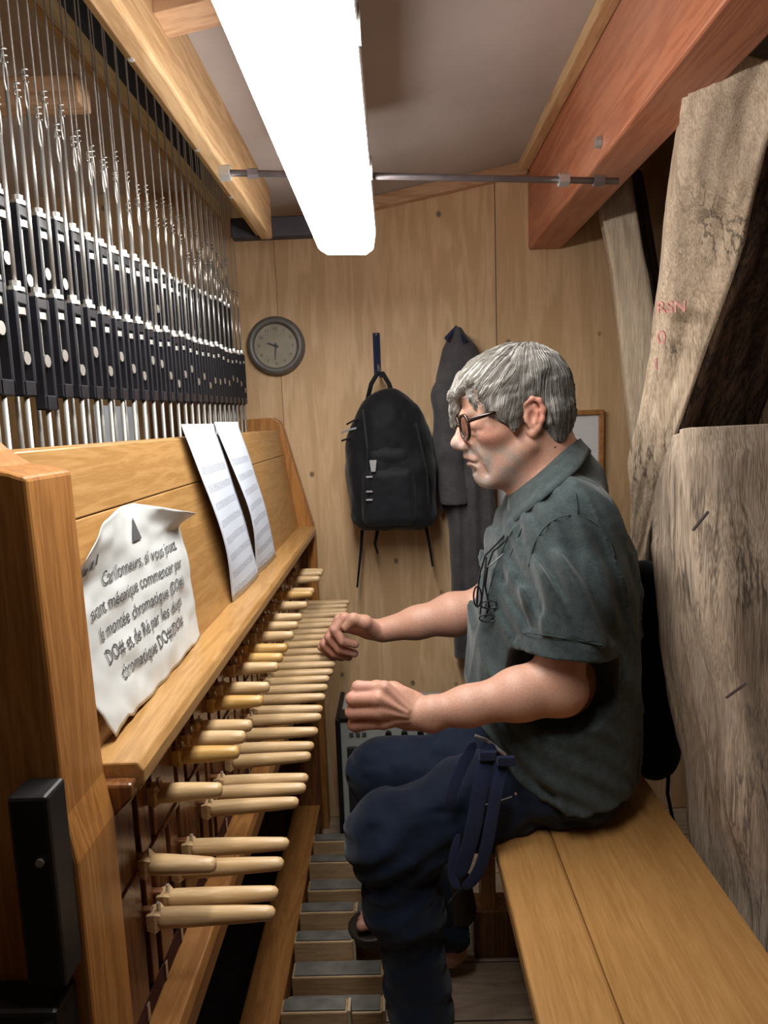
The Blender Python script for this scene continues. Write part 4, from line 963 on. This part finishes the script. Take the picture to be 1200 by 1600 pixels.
o = link_mesh('hair_strands', HO+(V@RH.T)*HS, Fc, M['hair'], hair, False, vc=vc); o['kind'] = 'stuff'
# --- glasses
gl = thing('glasses', 'tortoiseshell-rimmed glasses on the nose of the seated man', 'glasses', H(100, 0, 5))
for s_ in (-1, 1):
    cx_, cy_, cz_ = 103, 31*s_, 1
    ring = []
    for k in range(25):
        a = 2*math.pi*k/24; c_, n_ = math.cos(a), math.sin(a); e = .75
        ring.append(H(cx_-abs(cy_+24*math.copysign(abs(c_)**e, c_)-0)*.10+3, cy_+24*math.copysign(abs(c_)**e, c_), cz_+21*math.copysign(abs(n_)**e, n_)+2))
    MB().tube(ring, .0031, 6, cap=False).build('rim', M['tort'], gl, smooth=True)
    MB().add([r_ for r_ in ring[:-1]], [tuple(range(24))]).build('lens', M['glass'], gl)
    MB().tube([H(99, 54*s_, 13), H(95, 64*s_, 15), H(60, 73*s_, 20), H(20, 77*s_, 24), H(-4, 78*s_, 25), H(-24, 78*s_, 10)], [.0036, .0040, .0036, .003, .0024, .002], 6).build('temple', M['tort'], gl, smooth=True)
MB().tube([H(106, -9, 6), H(109, 0, 9), H(106, 9, 6)], .0022, 6).build('bridge', M['tort'], gl, smooth=True)

# --- polo shirt
def table(rows, yc_=YM):
    z = []; xl = []; xr = []; ry = []
    for pl, pr, py_, r in rows: a = at(pl, py_, yc_-.02); b2 = at(pr, py_, yc_-.02); z.append((a[2]+b2[2])/2); xl.append(a[0]); xr.append(b2[0]); ry.append(r)
    return [np.array(v)[::-1] for v in (z, xl, xr, ry)]
tz, tl_, tr_, try_ = table([(822, 905, 735, .070), (806, 930, 762, .110), (786, 952, 800, .168), (768, 974, 850, .192), (752, 984, 910, .195), (741, 988, 980, .190), (734, 990, 1050, .188), (738, 988, 1110, .186), (755, 986, 1160, .188), (776, 984, 1205, .188), (800, 980, 1250, .180)])
def torso(P):
    z = P[..., 2]; a = np.interp(z, tz, tl_); b2 = np.interp(z, tz, tr_); ry = np.interp(z, tz, try_); cx_ = (a+b2)/2; rx = (b2-a)/2
    qx = np.abs(P[..., 0]-cx_)/rx; qy = np.abs(P[..., 1]-YM)/ry
    d = ((qx**2.3+qy**2.3+1e-9)**(1/2.3)-1)*np.minimum(rx, ry)*.92
    return np.maximum(d, z-tz[-1]-.005)
sh = Sdf(); sh.fun(torso, at(870, 980, YM), .45)
s0 = mid(shN, nb, .10)+[.0, .0, .0]; hemN = at(886, 1020, 1.088)
sh.cone(H(-38, 0, -62), nb+[.02, 0, -.02], .058, .070, .03); sh.chain([nb+[.004, -.03, -.045], shN+[.0, .012, -.004]], [.050, .057], .05); sh.chain([nb+[.004, .03, -.045], shF+[0, -.012, -.004]], [.050, .055], .05)
sh.chain([shN+[0, .012, -.004], mid(shN, hemN, .5)+[.004, .0, 0], hemN+[0, 0, -.03]], [.062, .064, .068], .03)
hemF = at(764, 898, 1.46); dF = hemF-shF; dF /= np.linalg.norm(dF); hemF = hemF-dF*.012
sh.chain([shF+[0, -.012, 0], mid(shF, hemF, .6), hemF+dF*.06], [.054, .046, .043], .03)
dN = hemN-shN; dN /= np.linalg.norm(dN); dNn = dN.copy(); hemNp = hemN+dN*.004
sh.cone(hemN-dN*.012, hemN+dN*.10, .046, .054, .004, '-')
sh.cone(hemF-dF*.02, hemF+dF*.10, .036, .040, .004, '-')
hem_px = [(738, 1148), (770, 1168), (800, 1212), (825, 1243), (870, 1260), (920, 1268), (990, 1268)]
hx = np.array([at(a, b2, 1.09)[0] for a, b2 in hem_px]); hz = np.array([at(a, b2, 1.09)[2] for a, b2 in hem_px])
NK0 = at(800, 781, 1.20); _e = at(900, 697, 1.20)-NK0; NKN = np.array([-_e[2], 0, _e[0]])/np.linalg.norm(_e)
def shmod(P, d):
    x, y, z = P[..., 0], P[..., 1], P[..., 2]
    # sleeve ends
    sN = ((P-hemNp)@dN); onN = (y < 1.155) & (np.linalg.norm(P-(hemNp+dN*.04), axis=-1) < .10); d = np.where(onN & (x < hemN[0]+.085), np.maximum(d, sN), d)
    sF = ((P-hemF)@dF); onF = (y > 1.37) & (np.linalg.norm(P-(hemF+dF*.05), axis=-1) < .09); d = np.where(onF, np.maximum(d, sF), d)
    # neck opening
    d = np.maximum(d, (P-NK0)@NKN)
    # shirt tail
    d = np.maximum(d, np.interp(x, hx, hz)-z)
    # folds: along the sleeve, from armpit down to the belly, and gathered over the lap
    u1 = (x*.75+z*.65); Q = np.stack([x*15+z*6, y*8, z*2.6-x*2], -1); fold = .0045*fbm(Q*.8, 2, 41)-.0085*np.clip(1-np.abs(noise(Q, 43))*3.2, 0, 1)+.0028-.004*np.clip(1-np.abs(noise(Q*1.9+3, 47))*3.5, 0, 1)
    lap = np.clip((.80-z)/.12, 0, 1)*np.clip((.40-x)/.25, 0, 1)
    fold = fold+lap*.006*np.sin((z*1.0+x*.75)*135+4*noise(P*9, 17))
    under = np.exp(-((x-.23)/.07)**2-((z-1.02)/.12)**2)
    fold = fold+under*.0060*np.sin((x*1.0+z*.45)*190+3*noise(P*8, 23))
    sl = np.exp(-((y-1.05)/.06)**2)*np.clip((1.15-z)/.1, 0, 1)*np.clip((z-.9)/.02, 0, 1)
    fold = fold+sl*.0055*np.sin((x*.9+z*.25)*150+3*noise(P*10, 29))
    seamN = np.abs(np.linalg.norm((P-nb-np.array([.01, .03, -.02]))*np.array([1, 1, .8]), axis=-1)-.172)
    arm = np.exp(-(seamN/.0032)**2)*(y < 1.18)*(np.linalg.norm(P-shN, axis=-1) < .13)
    hl = np.exp(-((sN+.030)/.002)**2)*onN
    fold = np.minimum(fold, .0075)*np.where(onN, np.clip(-sN/.06, .15, 1), 1)*np.clip(np.linalg.norm(P-nb, axis=-1)/.09-.9, .1, 1)
    return d+fold+arm*.0030+hl*.0018
sh.mod(shmod)
v, f = sh.mesh(.0038)
shirt = link_mesh('polo_shirt', v, f, M['shirt'], person, True)
def hit(px, py, y0=.7, off=.0006):
    "first point of the shirt seen along the pixel's direction: used to lay seams on the cloth"
    d = at(px, py, 1.0)-CAM; d /= np.linalg.norm(d); p = CAM+d*(y0-.02)
    for _ in range(70):
        s_ = float(sh.ev(p[None])[0])
        if s_ < .0004: break
        p = p+d*min(s_*.6, .03)
    return p-d*off
for pts, wd in (([(826, 885), (836, 848), (858, 818), (890, 805), (925, 814), (950, 842), (962, 872)], .0013), ([(818, 988), (850, 992), (880, 997), (915, 1003), (940, 1008)], .0013), ([(893, 742), (900, 772), (903, 803)], .0009), ([(800, 830), (785, 860), (770, 900), (758, 950)], .0010), ([(815, 826), (800, 862), (784, 905), (772, 955)], .0010)):
    P = [hit(*p) for p in pts]; k_ = len(P); Q = []
    for i in range(k_-1):
        p0, p1, p2, p3 = P[max(0, i-1)], P[i], P[i+1], P[min(k_-1, i+2)]
        for f in (0, .25, .5, .75): Q.append(.5*((2*p1)+(-p0+p2)*f+(2*p0-5*p1+4*p2-p3)*f*f+(-p0+3*p1-3*p2+p3)*f**3))
    Q.append(P[-1]); MB().tube(Q, wd, 5).build('seam', M['shirt_seam'], person, smooth=True)
# collar: two turned-down flaps round the neck
def ribbon(name, top, bot, m, parent, th=.0025, n=26):
    def cr(pts, t_):
        k = len(pts)-1; u = t_*k; i = min(int(u), k-1); f = u-i; p0, p1, p2, p3 = [np.array(pts[max(0, min(k, j))]) for j in (i-1, i, i+1, i+2)]
        return .5*((2*p1)+(-p0+p2)*f+(2*p0-5*p1+4*p2-p3)*f*f+(-p0+3*p1-3*p2+p3)*f**3)
    V = []; 
    for i in range(n+1):
        a, b2 = cr(top, i/n), cr(bot, i/n)
        for j in range(5): V.append(mid(a, b2, j/4))
    Fc = [(i*5+j, i*5+j+1, (i+1)*5+j+1, (i+1)*5+j) for i in range(n) for j in range(4)]
    o = link_mesh(name, V, Fc, m, parent, True); s_ = o.modifiers.new('solid', 'SOLIDIFY'); s_.thickness = th; s_.offset = 0; return o
top = [at(794, 776, 1.262), at(812, 764, 1.215), at(845, 738, 1.188), at(882, 704, 1.205), at(905, 686, 1.27), at(896, 694, 1.33), at(858, 730, 1.350), at(824, 765, 1.325), at(796, 778, 1.275)]
bot = [at(792, 826, 1.205), at(830, 795, 1.130), at(866, 765, 1.112), at(906, 730, 1.155), at(922, 704, 1.27), at(915, 722, 1.36), at(868, 762, 1.395), at(828, 800, 1.37), at(792, 822, 1.29)]
ribbon('collar', top, bot, M['shirt'], person, .004)
# pale undershirt edge at the lap
sd = MB().tube([at(742, 1150, 1.11), at(760, 1156, 1.10), at(790, 1180, 1.093)], .0035, 6); sd.build('undershirt_hem', M['tee'], person, smooth=True)
# --- trousers
tr = Sdf()
tr.ell(at(878, 1195, YM), (.120, .160, .080), k=.04)
tr.chain([hipN, mid(hipN, knN, .5), knN+[.0, 0, .0]], [.076, .073, .066], .04); tr.chain([knN, mid(knN, anN, .3), mid(knN, anN, .7), anN+[0, 0, .03]], [.063, .062, .056, .054], .03)
tr.cone(knN+[-.01, 0, -.01], knN+[.04, 0, -.02], .062, .060, .03)
tr.chain([hipF, mid(hipF, knF, .5), knF], [.080, .072, .064], .04); tr.chain([knF, mid(knF, anF, .4), anF+[0, 0, .03]], [.062, .060, .055], .03)
zsN, zsF = anN[2]+.02, anF[2]-.035
def trmod(P, d):
    x, y, z = P[..., 0], P[..., 1], P[..., 2]; far = y > 1.30
    d = np.maximum(d, np.where(far, zsF-z, zsN-z)*np.where(z < .25, 1, 0)+np.where(z < .25, 0, -1))
    kd = np.exp(-(np.linalg.norm(P-knN, axis=-1)/.12)**2)
    f_ = .0065*fbm(P*np.array([12, 9, 17]), 3, 61)+kd*.005*np.sin((z*.9-x*.5)*150+3*noise(P*9, 3))
    f_ = f_+np.clip((.3-z)/.2, 0, 1)*.007*np.sin(z*85+3*noise(P*7, 5))
    f_ = f_+.004*np.sin((x*.8+z*.5)*110+4*noise(P*6, 9))*np.exp(-((x-.26)/.12)**2)
    d = d+f_
    return np.where((x > .15) & (z < .60), np.maximum(d, .5605-z), d)
tr.mod(lambda P, d: d+.0028*np.clip(np.abs(noise(P*np.array([14, 10, 30]), 77))*-3+.6, -1, .6))
tr.mod(trmod)
v, f = tr.mesh(.0042); pants = link_mesh('jeans', v, f, M['jeans'], person, True)
MB().tube([at(800, 1245, 1.085), at(770, 1255, 1.078), at(735, 1262, 1.068)], .0012, 4).build('seam_stitching', M['greytrim'], pants)
# sandals
for he, to, nm in ((heelF, toeF, 0), (heelN, toeN, 1)):
    d = to-he; d /= np.linalg.norm(d); s_ = np.cross(d, [0, 0, 1.])
    so = Sdf().chain([he+d*-.01+[0, 0, -.034], mid(he, to, .5)+[0, 0, -.032], to-d*.01+[0, 0, -.028]], [.012, .012, .012], .01)
    def sole(P, he=he, to=to, d=d, s_=s_):
        r_ = P-he; a = r_@d; b2 = r_@s_; zc_ = P[..., 2]-(he[2]-.036+(to[2]-he[2])*np.clip(a/.2, 0, 1)); L_ = np.linalg.norm(to-he)
        w_ = .040+.012*np.clip(a/L_, 0, 1); dd_ = np.sqrt(np.maximum(np.abs(a-L_/2)-(L_/2-.02), 0)**2+b2**2)-w_
        return np.maximum(dd_, np.abs(zc_)-.011)
    so = Sdf().fun(sole, mid(he, to, .5), .18); so.chain([he+[0, 0, -.03], he+d*.01+[0, 0, .03]], [.045, .045], .01); so.cone(he+d*.02+[0, 0, .0], mid(he, to, .45)+[0, 0, -.005], .043, .042, .02); v, f = so.mesh(.004); sa = link_mesh('sandal', v, f, M['sandal'], person, True)
    for tt_, hh in ((.62, .036), (.15, .034), (.36, .045)):
        c_ = mid(he, to, tt_)
        MB().tube([c_+s_*.043*math.cos(a)+np.array([0, 0, -.03+(.030+hh)*math.sin(a)]) for a in np.linspace(0, math.pi, 11)], .011 if tt_ < .6 else .014, 6, nrm=tuple(d), flat=1).build('strap', M['sandal'], sa, smooth=True)
# --- navy straps hanging at his waist
t = thing('waist_strap', 'bundle of navy webbing straps hanging over his thigh to below the bench', 'strap', at(735, 1250, 1.03))
def web(pts, wd, m='navyweb', nrm=(0, 1, 0), name='webbing'):
    P = [at(*p) for p in pts]; R_ = MB()
    V = []
    for i, p in enumerate(P):
        d = P[min(i+1, len(P)-1)]-P[max(i-1, 0)]; d[1] = 0; d /= np.linalg.norm(d); s_ = np.array([d[2], 0, -d[0]])
        V += [p+s_*wd/2, p-s_*wd/2, p-s_*wd/2+[0, .003, 0], p+s_*wd/2+[0, .003, 0]]
    Fc = [(i*4+k, i*4+(k+1) % 4, (i+1)*4+(k+1) % 4, (i+1)*4+k) for i in range(len(P)-1) for k in range(4)]+[(3, 2, 1, 0), tuple(range((len(P)-1)*4, len(P)*4))]
    o = R_.add(V, Fc).build(name, M[m], t); sb = o.modifiers.new('sub', 'SUBSURF'); sb.levels = sb.render_levels = 2; sb.subdivision_type = 'CATMULL_CLARK'; return o
web([(772, 1160, 1.08), (758, 1195, 1.055), (748, 1240, 1.045), (742, 1290, 1.04), (728, 1340, 1.04), (716, 1375, 1.04)], .028)
web([(745, 1158, 1.08), (722, 1195, 1.06), (705, 1240, 1.05), (700, 1260, 1.05)], .020)
web([(790, 1185, 1.065), (778, 1225, 1.045), (770, 1270, 1.04), (762, 1320, 1.035), (748, 1370, 1.035), (722, 1392, 1.035)], .022)
web([(718, 1300, 1.05), (706, 1345, 1.045), (706, 1375, 1.04), (718, 1392, 1.037)], .016)
for p in ((790, 1188, 1.055), (762, 1180, 1.06)):
    q = at(*p); MB().box(q-[.014, .006, .008], q+[.014, .002, .008]).build('strap_slider', M['navyweb'], t, bevel=.002)
MB().tube([at(720, 1388, 1.036), at(708, 1402, 1.036), at(702, 1410, 1.04)], .0022, 5).build('strap_end', M['bag'], t)
# --- reading glasses hanging on a cord at his chest
t = thing('hanging_glasses', 'black-framed reading glasses hanging on a black cord at his chest', 'glasses', at(758, 940, 1.20))
zf = 1.165
MB().tube([at(800, 822, 1.215), at(776, 850, 1.19), at(758, 868, 1.175), at(750, 895, zf), at(746, 925, zf), at(745, 948, zf)], .0018, 6).build('cord', M['bag'], t, smooth=True)
MB().tube([at(806, 815, 1.20), at(790, 845, 1.18), at(770, 862, 1.17), at(762, 885, zf), at(758, 915, zf), at(764, 948, zf), at(758, 965, zf)], .0018, 6).build('cord', M['bag'], t, smooth=True)
MB().tube([at(738+6*math.cos(a)+8, 932+16*math.sin(a), zf-.004) for a in np.linspace(0, 2*math.pi, 17)], .0016, 5, cap=False).build('cord_loop', M['bag'], t, smooth=True)
for cx_, cy_ in ((764, 945), (762, 966)):
    ring = [at(cx_+13*math.cos(a), cy_+6*math.sin(a), zf-.006) for a in np.linspace(0, 2*math.pi, 17)]
    MB().tube(ring, .0014, 5, cap=False).build('rim', M['black'], t, smooth=True); MB().add(ring[:-1], [tuple(range(16))]).build('lens', M['glass'], t)
MB().tube([at(756, 890, zf-.003), at(770, 880, zf), at(786, 866, 1.17)], .0013, 5).build('temple', M['black'], t)
MB().tube([at(750, 960, zf-.006), at(757, 900, zf-.006), at(760, 870, zf)], .0016, 5).build('temple', M['black'], t)
